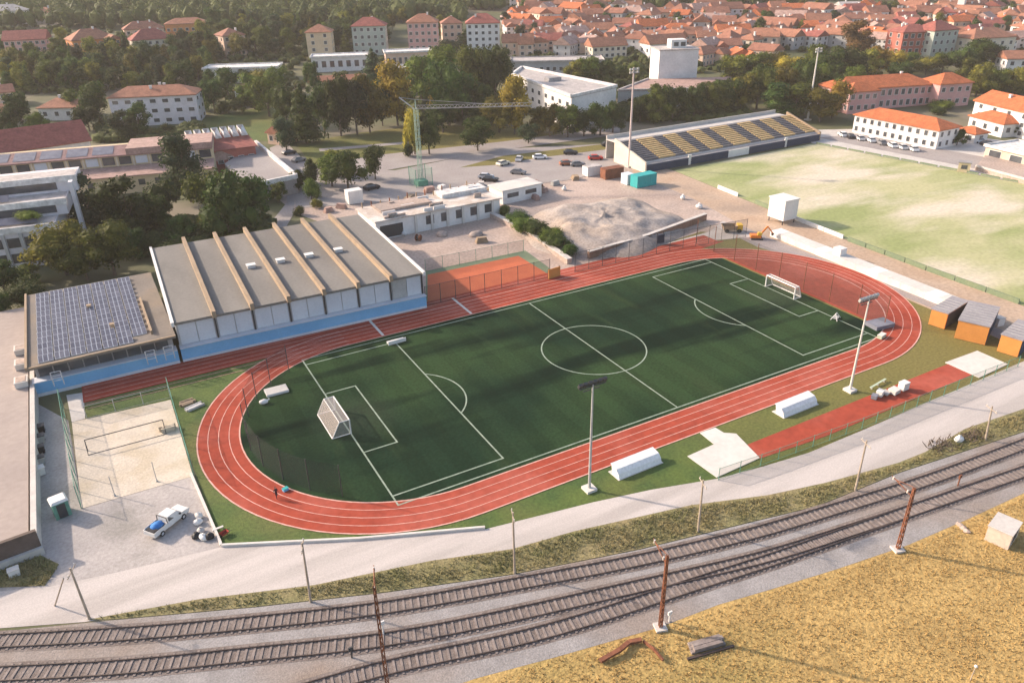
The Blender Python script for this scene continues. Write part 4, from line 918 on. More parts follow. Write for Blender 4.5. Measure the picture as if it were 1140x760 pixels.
dk_ = thing('parking_deck', 'flat grey roof deck with a long white parapet beside the street', 'building', o)
MB().prism([(q.x-o.x,q.y-o.y) for q in Q],0,4.5).build('deck', M['asphalt'], dk_)
for q, r in ((Q[1],Q[2]),(Q[2],Q[3])): MB().bar(q-o+Vector((0,0,.5)), r-o+Vector((0,0,.5)), .9, 1.3).build('parapet', M['roof_white'], dk_)
FOOT += [((Q[0]+Q[2])/2, 20)]

# ------------------------------------------------------------------ building site
a, c = at(420,268,0), at(558,240,0); d = c-a; L = d.length; rzc = math.atan2(d.y,d.x)
cs = thing('unfinished_building', 'long low white unfinished building with square openings on the site', 'building under construction', a, rzc)
H = 4.6; MB().box(0,L*.99,0,12,0,H).build('wall', M['wall_white'], cs)
MB().box(-.4,L+.2,-.5,12.5,H+.002,H+.3).build('roof_slab', mat('raw_slab', (.55,.48,.42), (.44,.37,.31), .35, c3=(.62,.58,.54), s3=.2, fine=.2), cs); MB().box(L*.62,L,7.5,12.2,H+.305,H+1.3).build('roof_house', M['roof_white'], cs)
wr = random.Random(8)
for i in range(16):
    x, y = wr.uniform(.5, L-3), wr.choice((.3,3.2,6.2,9.3)); w_ = wr.uniform(1,4)
    MB().box(x,x+w_,y,y+.3,H+.305,H+wr.uniform(.6,1.6)).build('stub_wall', M['wall_white'] if i % 3 else M['site_soil'], cs)
for i in range(14):
    x = L*(i+.5)/14; MB().box(x-.12,x+.12,11.6,11.84,H+.306,H+wr.uniform(1.4,2.6)).build('column', M['rust'] if i % 2 else M['rib_tan'], cs)
MB().box(L*.1,L*.5,5,11,H+.405,H+1.0).build('formwork', M['site_soil'], cs)
for i in range(5): x = L*(.38+.12*i); MB().box(x,x+2.2,-.06,.05,1.6,3.8).build('window', M['glass_dark'], cs)
MB().box(1,L*.2,-.06,.05,.3,3.4).build('opening', M['dark_steel'], cs)
for i in range(6): x = L*(.3+.125*i); MB().box(x-.3,x+.3,-.35,-.02,0,H).build('pier', M['pale_concrete'], cs)
p = at(560,228); t = thing('site_extension', 'low white extension with dark window strips beside the gravel mound', 'building under construction', p, rzc+.05)
MB().box(0,13,0,7,0,3.6).build('wall', M['wall_white'], t); MB().box(-.3,13.3,-.3,7.3,3.6,3.95).build('roof_slab', M['pale_concrete'], t)
for i in range(2): MB().box(1.5+i*6,5.2+i*6,-.06,.05,1.6,2.8).build('window', M['glass_dark'], t)
p = at(585,213,0); t = thing('timber_stack', 'brown timber formwork stack behind the unfinished building', 'timber stack', p, rzc)
for i in range(5): MB().box(-5+i*.3,6-i*.5,-2+i*.2,2-i*.3,i*.55,i*.55+.5).build('timber_layer', M['rib_tan'] if i % 2 else M['rust'], t)
# mound
mp = at(672,252); m0 = Vector((mp.x, mp.y, 0)); b = MB(); nr, na = 26, 90; vs = [(0,0,4.3)]
for i in range(1,nr+1):
    for j in range(na):
        r = i/nr; an_ = 2*math.pi*j/na; k = noise.noise(Vector((math.cos(an_)*1.7, math.sin(an_)*1.7, 2)))
        x = math.cos(an_)*r*(23+5*k); y = math.sin(an_)*r*(19+4*k); z = 2.8*min(1,(1-r)*1.9)**.8 if r < 1 else -.1
        z += min(1,(1-r)*4)*(1.0*noise.noise(Vector((x*.11,y*.11,0)))+.6*noise.noise(Vector((x*.3,y*.3,5)))+.3*noise.noise(Vector((x*.8,y*.8,9))))
        vs.append((x*math.cos(.4)-y*math.sin(.4), x*math.sin(.4)+y*math.cos(.4), z))
fs = [(0,1+j,1+(j+1)%na) for j in range(na)]
for i in range(nr-1):
    for j in range(na): fs.append((1+i*na+j, 1+(i+1)*na+j, 1+(i+1)*na+(j+1)%na, 1+i*na+(j+1)%na))
b.faces(vs, fs); o_ = b.build('gravel_mound', M['mound_gravel'], None, m0, smooth=True); struct(o_); o_['label'] = 'wide grey gravel mound on the building site'
# low walls
def wall_thing(name, label, pts, w, h, m, cat='wall'):
    o = gnd(*pts[0]); Q = [gnd(*p) - o for p in pts]; t = thing(name, label, cat, o)
    for i,(p,q) in enumerate(zip(Q[:-1],Q[1:])): MB().bar(p+Vector((0,0,h/2)), q+Vector((0,0,h/2)), w, h).build('wall', M[m], t)
    for i,(p,q) in enumerate(zip(Q[:-1],Q[1:])): MB().bar(p+Vector((0,0,h+.06)), q+Vector((0,0,h+.06)), w+.2, .12).build('coping', M['concrete'], t)
    return t
wall_thing('brown_wall', 'rough brown retaining wall below the gravel mound', [(655,288),(720,269),(785,245)], .8, 1.7, 'brown_wall')
wall_thing('ramp_wall', 'pinkish ramp wall between the concrete yard and hedge row', [(548,242),(585,260),(634,294)], 1.2, 1.2, 'site_soil')
p = gnd(735,272); t = thing('site_board', 'dark green board standing in front of the brown retaining wall', 'board', p, rzc); MB().box(-1.1,1.1,-.1,.1,.3,2.4).build('panel', M['green_paint'] if 0 else M['navy'], t)
for x in (-.9,.9): MB().box(x-.08,x+.08,.1,.25,0,3).build('post', M['dark_steel'], t)
p = gnd(617,309); t = thing('orange_hoarding', 'bright orange hoarding at the corner of the clay court', 'hoarding', p, rzc+.1); MB().box(-1.6,1.6,-.1,.1,.1,2.2).build('panel', M['orange_box'], t)
for x in (-1.5,1.5): MB().box(x-.08,x+.08,.1,.25,0,2.3).build('post', M['dark_steel'], t)
def boxcar(name, label, px, py, L, W, H, m, rz, cat='container', roofm=None, group=None):
    p = gnd(px,py); t = thing(name, label, cat, p, rz, group); MB().box(-L/2,L/2,0,W,.1,H).build('body', M[m], t)
    MB().box(-L/2-.06,L/2+.06,-.06,W+.06,H,H+.14).build('roof', M[roofm or m], t); b = MB()
    for i in range(int(L/.9)): x = -L/2+.3+i*.9; b.box(x,x+.18,-.08,-.001,.25,H-.1)
    b.build('ribs', M[m], t); MB().box(L/2,L/2+.07,.2,W-.2,.2,H-.15).build('door', M[roofm or m], t); MB().box(-L/2+.2,L/2-.2,.1,W-.1,0,.1).build('base', M['dark_steel'], t)
    return t
boxcar('site_container', 'bright teal site container at the corner of the worn pitch', 720,208,7.2,3.2,3.4,'teal_paint',R(2))
boxcar('storage_container', 'dark red container between the white tank cabin and teal container', 684,199,6.5,3,3.0,'rust',R(-3))
boxcar('site_office', 'white site cabin beside the dark red container', 662,196,5,3.2,2.8,'white_paint',R(-3),'cabin','roof_pale')
boxcar('site_office', 'pale cabin squeezed between dark red and teal containers', 702,206,2.6,3,3.0,'panel_grey',R(2),'cabin')
boxcar('site_office', 'small white cabin by the weedy road behind the sports hall', 397,227,4.2,3,3.6,'white_paint',rzc,'cabin')
p = Vector((77.0,32.4,0)); t = thing('press_box', 'tall white box tower at the edge of the worn pitch', 'tower', p, R(-90)); hh = height_at(p, 222)
MB().box(-2.6,2.6,0,4.6,1.2,hh).build('body', M['white_paint'], t); MB().box(-2.8,2.8,-.2,4.8,hh,hh+.25).build('roof', M['white_paint'], t)
for x in (-2.3,2.1): 
    for y in (.2,4.2): MB().box(x,x+.2,y,y+.2,0,1.2).build('leg', M['dark_steel'], t)
MB().box(-2.65,-2.6,1,3.6,hh-2.6,hh-1).build('window', M['panel_grey'], t)
# digger
p = gnd(842,266); t = thing('excavator', 'orange excavator with a raised boom beside the white box tower', 'excavator', p, R(-35)); t.scale = (.68,.68,.55)
for s in (-1,1):
    MB().extrude_x([(s*1.2-.35,0),(s*1.2+.35,0),(s*1.2+.35,.8),(s*1.2-.35,.8)],-2,2).build('track', M['dark_steel'], t)
MB().box(-2.2,1.3,-1.3,1.3,.9,2.1).build('body', M['orange_paint'], t); MB().box(.1,1.5,-1.25,-.1,2.1,3.3).build('cab', M['yellow_paint'], t); MB().box(1.5,1.55,-1.15,-.2,2.2,3.1).build('windscreen', M['glass_dark'], t)
MB().bar((1.2,.4,1.8),(3.4,.4,5.6),.5).build('boom', M['orange_paint'], t); MB().bar((3.4,.4,5.6),(5.4,.4,2.6),.4).build('arm', M['orange_paint'], t)
MB().faces([(5.0,-.2,2.6),(5.0,1,2.6),(5.9,1,2.4),(5.9,-.2,2.4),(5.1,-.2,1.5),(5.1,1,1.5)],[(0,1,2,3),(0,4,5,1),(4,3,2,5),(0,3,4),(1,5,2)]).build('bucket', M['dark_steel'], t)
p = gnd(815,258); t = thing('sand_truck', 'yellow site dumper beside the excavator near the track corner', 'dumper', p, R(-30)); t.scale = (.75,.75,.7)
MB().faces([(-3,-1.3,1),(1,-1.3,1),(1,1.3,1),(-3,1.3,1),(-3.4,-1.6,2.6),(1.3,-1.6,2.6),(1.3,1.6,2.6),(-3.4,1.6,2.6)],[(3,2,1,0),(0,1,5,4),(1,2,6,5),(2,3,7,6),(3,0,4,7)]).build('tray', M['rib_tan'], t)
MB().box(1.4,3,-1.2,1.2,.8,2.8).build('cab', M['yellow_paint'], t)
for x in (-2,2):
    for s in (-1,1): b = MB(); wheel(b,x,s*1.15,.7,.5); b.build('wheel', M['tyre'], t)
# tower crane
p = gnd(469,206); h = height_at(p,121); t = thing('tower_crane', 'slim green tower crane with a long level jib above the building site', 'crane', p)
b = MB(); w = .5
for sx in (-1,1):
    for sy in (-1,1): MB().tube((sx*w,sy*w,0),(sx*w,sy*w,h),.09,n=6).build('mast_leg', M['green_paint'] if 0 else mat('crane_green', (.33,.44,.36)), t)
n = int(h/1.3)
for i in range(n):
    z0, z1 = h*i/n, h*(i+1)/n; s = 1 if i % 2 else -1
    for q in (-w,w): b.tube((-s*w,q,z0),(s*w,q,z1),.04,n=5).tube((q,-s*w,z0),(q,s*w,z1),.04,n=5)
b.build('mast_bracing', M['crane_green'], t)
jd = (at(592,118,h) - p); jl = math.hypot(jd.x,jd.y); jv = Vector((jd.x,jd.y,0)).normalized(); jn = Vector((-jv.y,jv.x,0))
b = MB(); T0 = Vector((0,0,h))
for q in (-.5,.5): b.tube(T0-jv*1+jn*q, T0+jv*jl+jn*q, .06, n=6)
b.tube(T0-jv*1+Vector((0,0,.9)), T0+jv*jl+Vector((0,0,.9)), .06, n=6)
for i in range(int(jl/1.6)):
    c0, c1 = T0+jv*1.6*i, T0+jv*1.6*(i+.5)
    for q in (-.5,.5): b.tube(c0+jn*q, c1+Vector((0,0,.9)), .03, n=4).tube(c1+Vector((0,0,.9)), T0+jv*1.6*(i+1)+jn*q, .03, n=4)
b.build('jib', M['galv'], t)
MB().tube(T0, T0+Vector((0,0,2.5)), .2, .1).build('apex', M['crane_green'], t); MB().tube(T0-jv*.5, T0-jv*4.5+Vector((0,0,3.2)), .18).build('counter_jib', M['galv'], t)
MB().tube(T0-jv*4.5+Vector((0,0,3.2)), T0+Vector((0,0,2.5)), .06,n=5).tube(T0+Vector((0,0,2.5)), T0+jv*jl*.6+Vector((0,0,.9)), .06,n=5).build('tie_rod', M['galv'], t)
MB().box(-1.6,1.6,-1.6,1.6,0,1.6).build('ballast', M['green_paint'], t)
fe = thing('site_cage', 'green mesh cage around the foot of the tower crane', 'cage', p)
for x in (-2.6,2.6):
    for y in (-2.6,2.6): MB().tube((x,y,0),(x,y,5.5),.1).build('post', M['green_paint'], fe)
b = MB(); c4 = [(-2.6,-2.6),(2.6,-2.6),(2.6,2.6),(-2.6,2.6)]
for i in range(4): (x0,y0),(x1,y1) = c4[i], c4[(i+1)%4]; b.face([(x0,y0,.2),(x1,y1,.2),(x1,y1,5.5),(x0,y0,5.5)])
b.build('mesh', M['net_green'], fe)
for k,(px,py,L,H,m,lb,nm,cat) in enumerate(((478,214,3,1.6,'roof_pinkish','pinkish brick pallet beside the crane cage','brick_pallet','pallet'),(492,213,2.4,1.8,'white_paint','white sack pallet between brick pallets behind the unfinished building','sack_pallet','pallet'),(503,216,4,1.2,'rust','rusty rebar bundle between the pallets and timber stack','rebar_bundle','bundle'),(520,209,3,1.0,'site_soil','tan board pile on the edge of the parking area','board_pile','pile'),(455,222,5,1.0,'rib_tan','long tan board pile in front of the crane foot','board_pile','pile'),(535,207,2.4,1.2,'concrete','grey block pallet beside a parked car and the rebar','block_pallet','pallet'),(640,200,3,1.2,'rib_tan','tan crate stack before the white site cabin','crate_stack','crate'))):
    p = gnd(px,py); t = thing(nm, lb, cat, p, rzc+.2*k, 'materials on the building site')
    for i in range(3): MB().box(-L/2+.1*i,L/2-.15*i,-1,1-.2*i,.15+i*H/3,.15+(i+1)*H/3-.06).build('layer', M[m], t)
    MB().box(-L/2,L/2,-1,1,0,.14).build('base', M['sleeper'], t)

# loose clutter on the site, each piece its own thing
crnd = random.Random(77)
CL_ = (('brick_stack','stack of pinkish bricks','roof_pinkish'),('plank_stack','stack of tan planks','rib_tan'),('sand_heap','small heap of tan sand','site_soil'),('cable_drum','dark cable drum','rust'),('white_sack','white bulk sack','white_paint'),('pipe_bundle','grey pipe bundle','galv'))
SPOTS = ((430,232,'on the weedy verge behind the sports hall'),(444,236,'behind the near end of the unfinished building'),(458,230,'behind the unfinished building below the crane foot'),(470,227,'beyond the unfinished building, in line with the crane'),(486,221,'beside the brick pallet behind the unfinished building'),(512,222,'behind the roof house of the unfinished building'),(530,217,'between unfinished building and parked silver car'),(545,214,'near the white extension, on the parking side'),(596,222,'at the foot of the brown timber stack'),(606,214,'beyond the brown timber stack'),(618,206,'between timber stack and white site cabin'),(628,212,'on the crest side of the gravel mound'),(450,262,'on the concrete yard under the large opening'),(466,268,'in the middle of the concrete yard'),(492,262,'on the concrete yard before the first windows'),(530,262,'on the concrete yard near the ramp wall'),(536,270,'on the concrete yard corner towards the clay court'),(380,232,'on the soil behind the sports hall roof ribs'),(366,236,'next to the hedge stump behind the sports hall'),(352,228,'on the soil between street bushes and sports hall'),(760,222,'on bare soil below the teal container'),(778,232,'on bare soil between mound and worn pitch wall'))
for i,(px,py,wh) in enumerate(SPOTS):
    nm, lb, m = CL_[(i*5+i//3) % 6]; p = gnd(px,py); t = thing(nm, lb + ' ' + wh, 'building material', p, crnd.uniform(0,3), 'clutter on the building site'); s_ = crnd.uniform(.8,1.3)
    if nm == 'sand_heap': MB().ball((0,0,.2),(1.6*s_,1.3*s_,.9),2,jit=.2,seed=i).build('heap', M[m], t, smooth=True)
    elif nm == 'cable_drum':
        for y in (-.5,.5): MB().tube((0,y-.06,.8),(0,y+.06,.8),.8,n=14).build('flange', M[m], t)
        MB().tube((0,-.44,.8),(0,.44,.8),.5,n=12).build('cable', M['dark_steel'], t)
    elif nm == 'white_sack': MB().ball((0,0,.55),(.8*s_,.8*s_,.65),2,jit=.15,seed=i).build('sack', M[m], t); MB().tube((0,0,1.1),(0,.1,1.4),.2,.3).build('neck', M[m], t)
    else:
        for k in range(4): MB().box(-1.3*s_+.1*k,1.2*s_-.12*k,-.7+.05*k,.7-.1*k,.12+k*.32,.12+k*.32+.27).build('layer', M[m], t)
        for x in (-.9,.9): MB().box(x-.12,x+.12,-.65,.65,0,.12).build('bearer', M['sleeper'], t)

# ------------------------------------------------------------------ cars
def car(label, px, py, rz, m, group='cars on the parking ground', kind=0):
    p = gnd(px,py); t = thing('parked_car', label, 'car', p, rz, group); k = 1.12
    prof = [(-2.1,.35),(2.1,.35),(2.15,.75),(1.95,.95),(1.05,1.02),(-1.95,1.05),(-2.15,.8)]
    n = len(prof); vs = [(x*k, s*.9*k, z*k) for s in (-1,1) for x,z in prof]
    MB().faces(vs,[tuple(range(n-1,-1,-1)),tuple(range(n,2*n))]+[(i,(i+1)%n,n+(i+1)%n,n+i) for i in range(n)]).build('body', M[m], t)
    prof = [(1.1,1.0),(.45,1.45),(-1.2,1.48),(-1.9,1.03)]; n = 4; vs = [(x*k, s*(.84 if i in (0,3) else .68)*k, z*k) for s in (-1,1) for i,(x,z) in enumerate(prof)]
    MB().faces(vs,[tuple(range(n-1,-1,-1)),tuple(range(n,2*n))]+[(i,(i+1)%n,n+(i+1)%n,n+i) for i in range(n)]).build('windows', M['glass_dark'], t)
    MB().faces([(.5*k,-.66*k,1.46*k),(.5*k,.66*k,1.46*k),(-1.25*k,.66*k,1.49*k),(-1.25*k,-.66*k,1.49*k),(.4*k,-.64*k,1.53*k),(.4*k,.64*k,1.53*k),(-1.2*k,.64*k,1.56*k),(-1.2*k,-.64*k,1.56*k)],[(4,5,6,7),(0,1,5,4),(1,2,6,5),(2,3,7,6),(3,0,4,7)]).build('roof', M[m], t)
    for x in (-1.35,1.35):
        for s in (-1,1): b = MB(); wheel(b, x*k, s*.84*k, .36, .22); b.build('wheel', M['tyre'], t)
    return t
mat('car_silver', (.55,.55,.56), rough=.35); mat('car_black', (.03,.03,.035), rough=.3); mat('car_red', (.5,.05,.035), rough=.35); mat('car_white', (.78,.78,.78), rough=.35); mat('car_grey', (.2,.2,.21), rough=.35); mat('car_cream', (.62,.58,.47), rough=.4); mat('car_brown', (.32,.12,.07), rough=.4)
for lb,px,py,rz,m in (('cream car at the grass verge on the parking ground',560,184,.3,'car_cream'),('silver car nosing the grass verge beside the cream car',578,179,.9,'car_silver'),('white car parked alone between silver and brown cars',601,177,R(-20),'car_white'),('dark car parked behind the brown car on the parking ground',635,172,R(-30),'car_black'),('reddish brown car standing before a dark grey one',631,184,R(-20),'car_brown'),('dark grey car touching the tail of the brown car',643,185,R(-20),'car_grey'),('bright red car behind the white site cabin',663,178,R(-25),'car_red'),('grey car in the middle of the parking ground',577,194,R(-50),'car_grey'),('silver car on the site side of the parking ground',541,199,R(-40),'car_silver'),('black car on the site side, next to a silver one',546,202,R(-40),'car_black'),('red car parked under trees near the stand end',686,161,R(-20),'car_red'),('black car beside a red one under the trees',677,163,R(-20),'car_black'),('dark car on the street near the orange-roofed hut',322,172,R(10),'car_black'),('grey car on the street beside the deck parapet',333,180,R(20),'car_grey'),('black car on the weedy road behind the small white cabin',414,211,R(10),'car_black')):
    car(lb,px,py,rz,m)
for k,(px,py,m,lb) in enumerate(((938,152,'car_white','white car at the corner of the white barracks near the mast'),(946,154,'car_black','black car parked second along the white barracks front'),(957,156,'car_silver','silver car third along the front of the white barracks'),(969,158,'car_white','white car below the first windows of the barracks'),(981,161,'car_grey','dark grey car midway along the barracks front'),(993,164,'car_white','white car just past the barracks middle'),(1004,166,'car_silver','silver car beside two white ones at the barracks'),(1016,168,'car_white','white car near the far end of the barracks front'),(1090,159,'car_white','white car in the shade between barracks and white houses'),(1083,154,'car_silver','silver car behind a white one at the small roundhead tree'),(1099,162,'car_black','black car before the white terrace roof'))):
    car(lb,px,py,R(60 if k < 8 else -20),m,'cars at the white barracks')

# ------------------------------------------------------------------ second stadium
st = thing('grandstand', 'open grandstand with alternating yellow and dark seat blocks', 'grandstand', (80,88.2,0), R(.6)); SL, SD, Z0, Z1 = 76.5, 15.5, 2.2, 6.6
MB().faces([(0,0,0),(SL,0,0),(SL,SD,0),(0,SD,0),(0,0,Z0),(SL,0,Z0),(SL,SD,Z1),(0,SD,Z1)],[(3,2,1,0),(4,5,6,7),(0,1,5,4),(1,2,6,5),(2,3,7,6),(3,0,4,7)]).build('terrace', M['dark_concrete'], st)
MB().faces([(-.6,-.4,0),(0,-.4,0),(0,SD+.2,0),(-.6,SD+.2,0),(-.6,-.4,Z0+.9),(0,-.4,Z0+.9),(0,SD+.2,Z1+1),(-.6,SD+.2,Z1+1)],[(4,5,6,7),(0,1,5,4),(1,2,6,5),(2,3,7,6),(3,0,4,7)]).build('end_wall', M['wall_cream'], st)
MB().faces([(SL,-.4,0),(SL+.6,-.4,0),(SL+.6,SD+.2,0),(SL,SD+.2,0),(SL,-.4,Z0+.9),(SL+.6,-.4,Z0+.9),(SL+.6,SD+.2,Z1+1),(SL,SD+.2,Z1+1)],[(4,5,6,7),(0,1,5,4),(1,2,6,5),(2,3,7,6),(3,0,4,7)]).build('end_wall', M['rib_tan'], st)
MB().box(0,SL,SD,SD+5.5,Z1-.6,Z1-.2).build('walkway', M['concrete'], st); MB().box(0,SL,SD+5.3,SD+5.6,0,Z1+.9).build('rear_wall', M['concrete'], st)
_M = st.matrix_basis.copy()
def u_at(X):
    lo, hi = 0.0, 1.0
    for _ in range(40):
        m = (lo+hi)/2
        if pix(_M @ Vector((SL*m, SD-1, Z1)))[0] < 690 + X/4.75: lo = m
        else: hi = m
    return lo
ys = [(u_at(a), u_at(c)) for a, c in ((85,168),(226,290),(352,416),(474,560),(618,684),(738,794),(850,930))]
dz = lambda y: Z0 + (Z1-Z0)*y/SD
def seatblock(x0,x1,m,n=11):
    b = MB()
    for i in range(n): y0 = 2.2 + i*(SD-3)/n; y1 = y0 + (SD-3)/n*.80; b.box(x0,x1,y0,y1,dz(y0),dz(y1)+.3)
    b.build('seat_block', M[m], st)
pv = .0
for u0,u1 in ys:
    seatblock(SL*u0, SL*u1, 'seat_yellow')
    if u0 > .09: seatblock(SL*(pv+.006), SL*(u0-.006), 'seat_grey')
    pv = u1
for x0,x1,m,nm in ((0,SL*.22,'navy','front_wall'),(SL*.23,SL*.44,'navy','front_wall'),(SL*.44,SL*.56,'white_paint','front_gate'),(SL*.56,SL*.78,'navy','front_wall'),(SL*.79,SL,'navy','front_wall')):
    MB().box(x0,x1,-.5,-.2,0,2.3).build(nm, M[m], st)
MB().tube((0,-.1,3.1),(SL,-.1,3.1),.08).build('front_rail', M['alu'], st)
for u in (.225,.785): MB().box(SL*u-.6,SL*u+.6,-.5,-.1,0,3.2).build('front_post', M['white_paint'], st)
FOOT.append((Vector((118,98,0)), 14)); FOOT += [(Vector((x,98,0)),13) for x in (86,100,135,150)]
def tall_mast(px,py,xt,yt,label):
    p = gnd(px,py); h = height_at(p,yt); t = thing('stadium_mast', label, 'floodlight', p, 0, 'tall stadium masts'); tx,_ = pix((p.x,p.y,p.z+h))
    MB().tube((0,0,0),(0,0,h),.42,.22,10).build('pole', M['pale_concrete'] if px > 800 else mat('mast_pinkish', (.52,.43,.41)), t)
    b = MB()
    for z in (h-1.5,h-.6): b.tube((-1.6,0,z),(1.6,0,z),.09)
    b.build('crossarm', M['galv'], t)
    for x in (-1.4,-.5,.5,1.4):
        for z in (h-1.4,h-.5): MB().box(x-.3,x+.3,-.5,-.1,z-.3,z+.3).build('lamp', M['galv'], t)
    MB().box(-1,1,-1,1,0,.5).build('footing', M['concrete'], t)
tall_mast(700,186,702,75,'tall pinkish mast at the end of the grandstand nearer the crane'); tall_mast(899,134,911,53,'tall pale mast at the pink building end of the grandstand')
# pitch surround: low boards and barrier
def board_row(name,label,pts,h,m,cat,step=6,w=.25):
    o = Vector((*pts[0],0)); t = thing(name,label,cat,o)
    for p,q in zip(pts[:-1],pts[1:]):
        p = Vector((*p,0))-o; q = Vector((*q,0))-o; n = max(1,round((q-p).length/step))
        for i in range(n): a = p.lerp(q,i/n); c = p.lerp(q,(i+1)/n-.01); MB().bar(a+Vector((0,0,h/2)),c+Vector((0,0,h/2)),w,h).build('panel',M[m],t)
    return t
board_row('pitch_board','dark green boards along the near side of the worn pitch',[(84.8,47),(84.1,40)],1.1,'court_green','boards'); board_row('pitch_board','long dark green board row between earth strip and worn pitch',[(81.6,14),(80.6,-7),(80.2,-27)],1.1,'court_green','boards')
board_row('pitch_fence','low dark fence along the barracks side of the worn pitch',[(152.3,86),(162.3,19.9),(168,-20)],.6,'court_green','fence'); board_row('pitch_wall','white low wall along the worn pitch, nearer the teal container',[(86.3,63),(85.4,54)],1.1,'white_paint','wall'); board_row('pitch_wall','white low wall between the dark green board rows',[(83.4,34),(81.9,15.5)],1.0,'white_paint','wall')
sb = thing('concrete_barrier','long white concrete block barrier between track bend and worn pitch','barrier',(70.6,26,0)); p0,p1 = Vector((0,0,0)), Vector((68.6-70.6,-24.5-26,0))
for i in range(18): a,c = p0.lerp(p1,i/18), p0.lerp(p1,(i+.985)/18); MB().bar(a+Vector((0,0,.7)),c+Vector((0,0,.7)),3.4,1.4).build('block', M['pale_concrete'] if i % 5 else M['wall_white'], sb)
for i in (6,): MB().box(-1,1,-1,1,1.4,3.0).build('stacked_block', M['wall_white'], sb, p0.lerp(p1,.38))
p = Vector((68.4,-28.2,0)); t = thing('concrete_block','separate pale block past the end of the white barrier','concrete block',p,R(82)); MB().box(-2.6,2.6,-.8,.8,0,1.5).build('body',M['wall_white'],t); MB().box(-2.65,2.65,-.85,.85,1.5,1.6).build('cap',M['pale_concrete'],t)
# right hand structures
house('white_barracks','long white two-storey barracks with orange hip roof beside the worn pitch','building',(952,128),(1046,146),6.2,11,'white','orange','hip',2.6,2,11,3,0,mark='white barracks',ww=1.3,wh=1.6)
t,L,_ = house('pink_school','long pink building with orange hip roof and white chimney behind the barracks','building',(935,101),(1040,93),8.5,15,'rose','orange','hip',3.6,2,14,3,1,mark='pink building',ww=1.6,wh=2.2)
body(t,15,12,9.2,'rose','orange','hip',3.4,2,4,3,loc=(L-1,-5,0),chim=0,sides='fr'); body(t,13,9,8.2,'rose','orange','hip',2.8,2,4,3,loc=(2,-4,0),chim=0,sides='fl')
house('white_house','tall white house with orange roof beyond the parked cars','house',(1086,112),(1150,128),8.5,13,'white','orange','gable',3.4,3,4,3,1,mark='tall white house'); house('white_house','small white house with orange hip roof between barracks and tall house','house',(1080,129),(1118,139),4.5,9,'white','orange','hip',2.4,1,3,2,0)
house('annex_house','low white annex with small orange roof at the end of the barracks','house',(1064,145),(1086,150),3.2,6,'white','orange','hip',1.6,1,2,1,0)
house('clubhouse','low pale clubhouse with a flat white roof and tan openings','building',(1098,163),(1170,180),3.8,14,'peach','white','flat',0,1,3,1,0,ww=4,wh=2.0)
Q = [gnd(*p) for p in ((1085,190),(1100,172),(1150,186),(1150,208))]; o = Q[0]; t = thing('club_terrace','pale raised terrace below the clubhouse at the pitch edge','terrace',o); MB().prism([(q.x-o.x,q.y-o.y) for q in Q],0,1.2).build('slab',M['site_soil'],t); MB().bar(Q[0]-o+Vector((0,0,1.5)),Q[3]-o+Vector((0,0,1.5)),.3,.6).build('parapet',M['concrete'],t)
p = gnd(1072,192); t = thing('ticket_hut','small yellow hut with dark roof on the edge of the worn pitch','hut',p,R(-60)); MB().box(-1.6,1.6,0,2.6,0,2.8).build('body',M['wall_yellow'],t); MB().box(-1.8,1.8,-.2,2.8,2.8,3.0).build('roof',M['dark_concrete'],t); MB().box(-.8,.8,-.06,0,1.0,2.2).build('window',M['glass_dark'],t)
# ------------------------------------------------------------------ buildings behind, one by one
house('school_house','white three-storey school house with orange roof behind the long school wing','school building',(120,110),(217,105),11.2,13,'lavender','tile','hip',3.2,3,7,2,3,mark='white school house',ww=2.2,wh=1.4)
house('villa','small white villa with orange hip roof beside the white school house','house',(42,121),(94,120),5.0,11,'white','tile','hip',3.0,1,4,2,1,mark='white villa')
house('long_house','pale house with orange roof cut by the picture edge above the red roof','house',(-30,128),(8,124),5,9,'cream','tile','gable',2.5,1,4,2,0); house('long_house','pale house with reddish roof standing above another at the picture edge','house',(-30,107),(15,101),6,10,'peach','rust','gable',2.8,2,5,2,1)
house('apartment_block','pink block with dark red roof, among trees near the picture edge','apartment block',(3,46),(50,43),10,14,'pink','red','gable',4.5,3,7,2,1,mark='pink block',ww=1.6,wh=1.5)
t,L,_ = house('apartment_block','bright orange block with orange roof and a projecting wing','apartment block',(80,46),(128,40),10,15,'orange','tile','hip',5,2,7,2,1,mark='orange block')
body(t,6,8,10,'orange','tile','gable',2,3,2,2,loc=(L-6,-9,0),chim=0,sides='fl')
house('apartment_block','cream block with dark red roof next to the orange block','apartment block',(147,46),(193,41),10,14,'cream','red','hip',5,3,6,2,2,mark='cream block',ww=1.5,wh=1.4); house('apartment_block','pale block with red roof half hidden behind cream and orange blocks','apartment block',(138,34),(182,30),8,12,'peach','rust','hip',4,2,5,2,2)
house('apartment_block','long flat-topped orange block high on the wooded slope','apartment block',(183,28),(231,25),7,13,'orange','tile','hip',3.0,1,7,1,0,mark='flat-topped orange block')
house('tower_house','narrow orange house with red porch roof among dark trees','house',(248,41),(272,38),11,13,'peach','rust','hip',3.5,3,3,2,1,mark='narrow orange house'); house('villa','large white villa at the top corner of the picture','house',(-18,14),(28,11),9,15,'white','pale','hip',4,2,6,2,1,mark='large white villa'); house('cottage','small orange cottage on the wooded slope near the white villa','house',(39,14),(55,14),5,9,'peach','tile','hip',3,1,2,2,1)
house('flat_roof_house','flat white modern house with long roof slab among trees','house',(226,78),(308,75),6.5,14,'white','white','flat',0,1,6,2,0,mark='flat white house',ww=2.4,wh=1.5); house('cottage','tiny white cottage with red roof below the flat white house','house',(261,101),(273,101),4,5,'white','rust','gable',2.2,1,1,1,0)
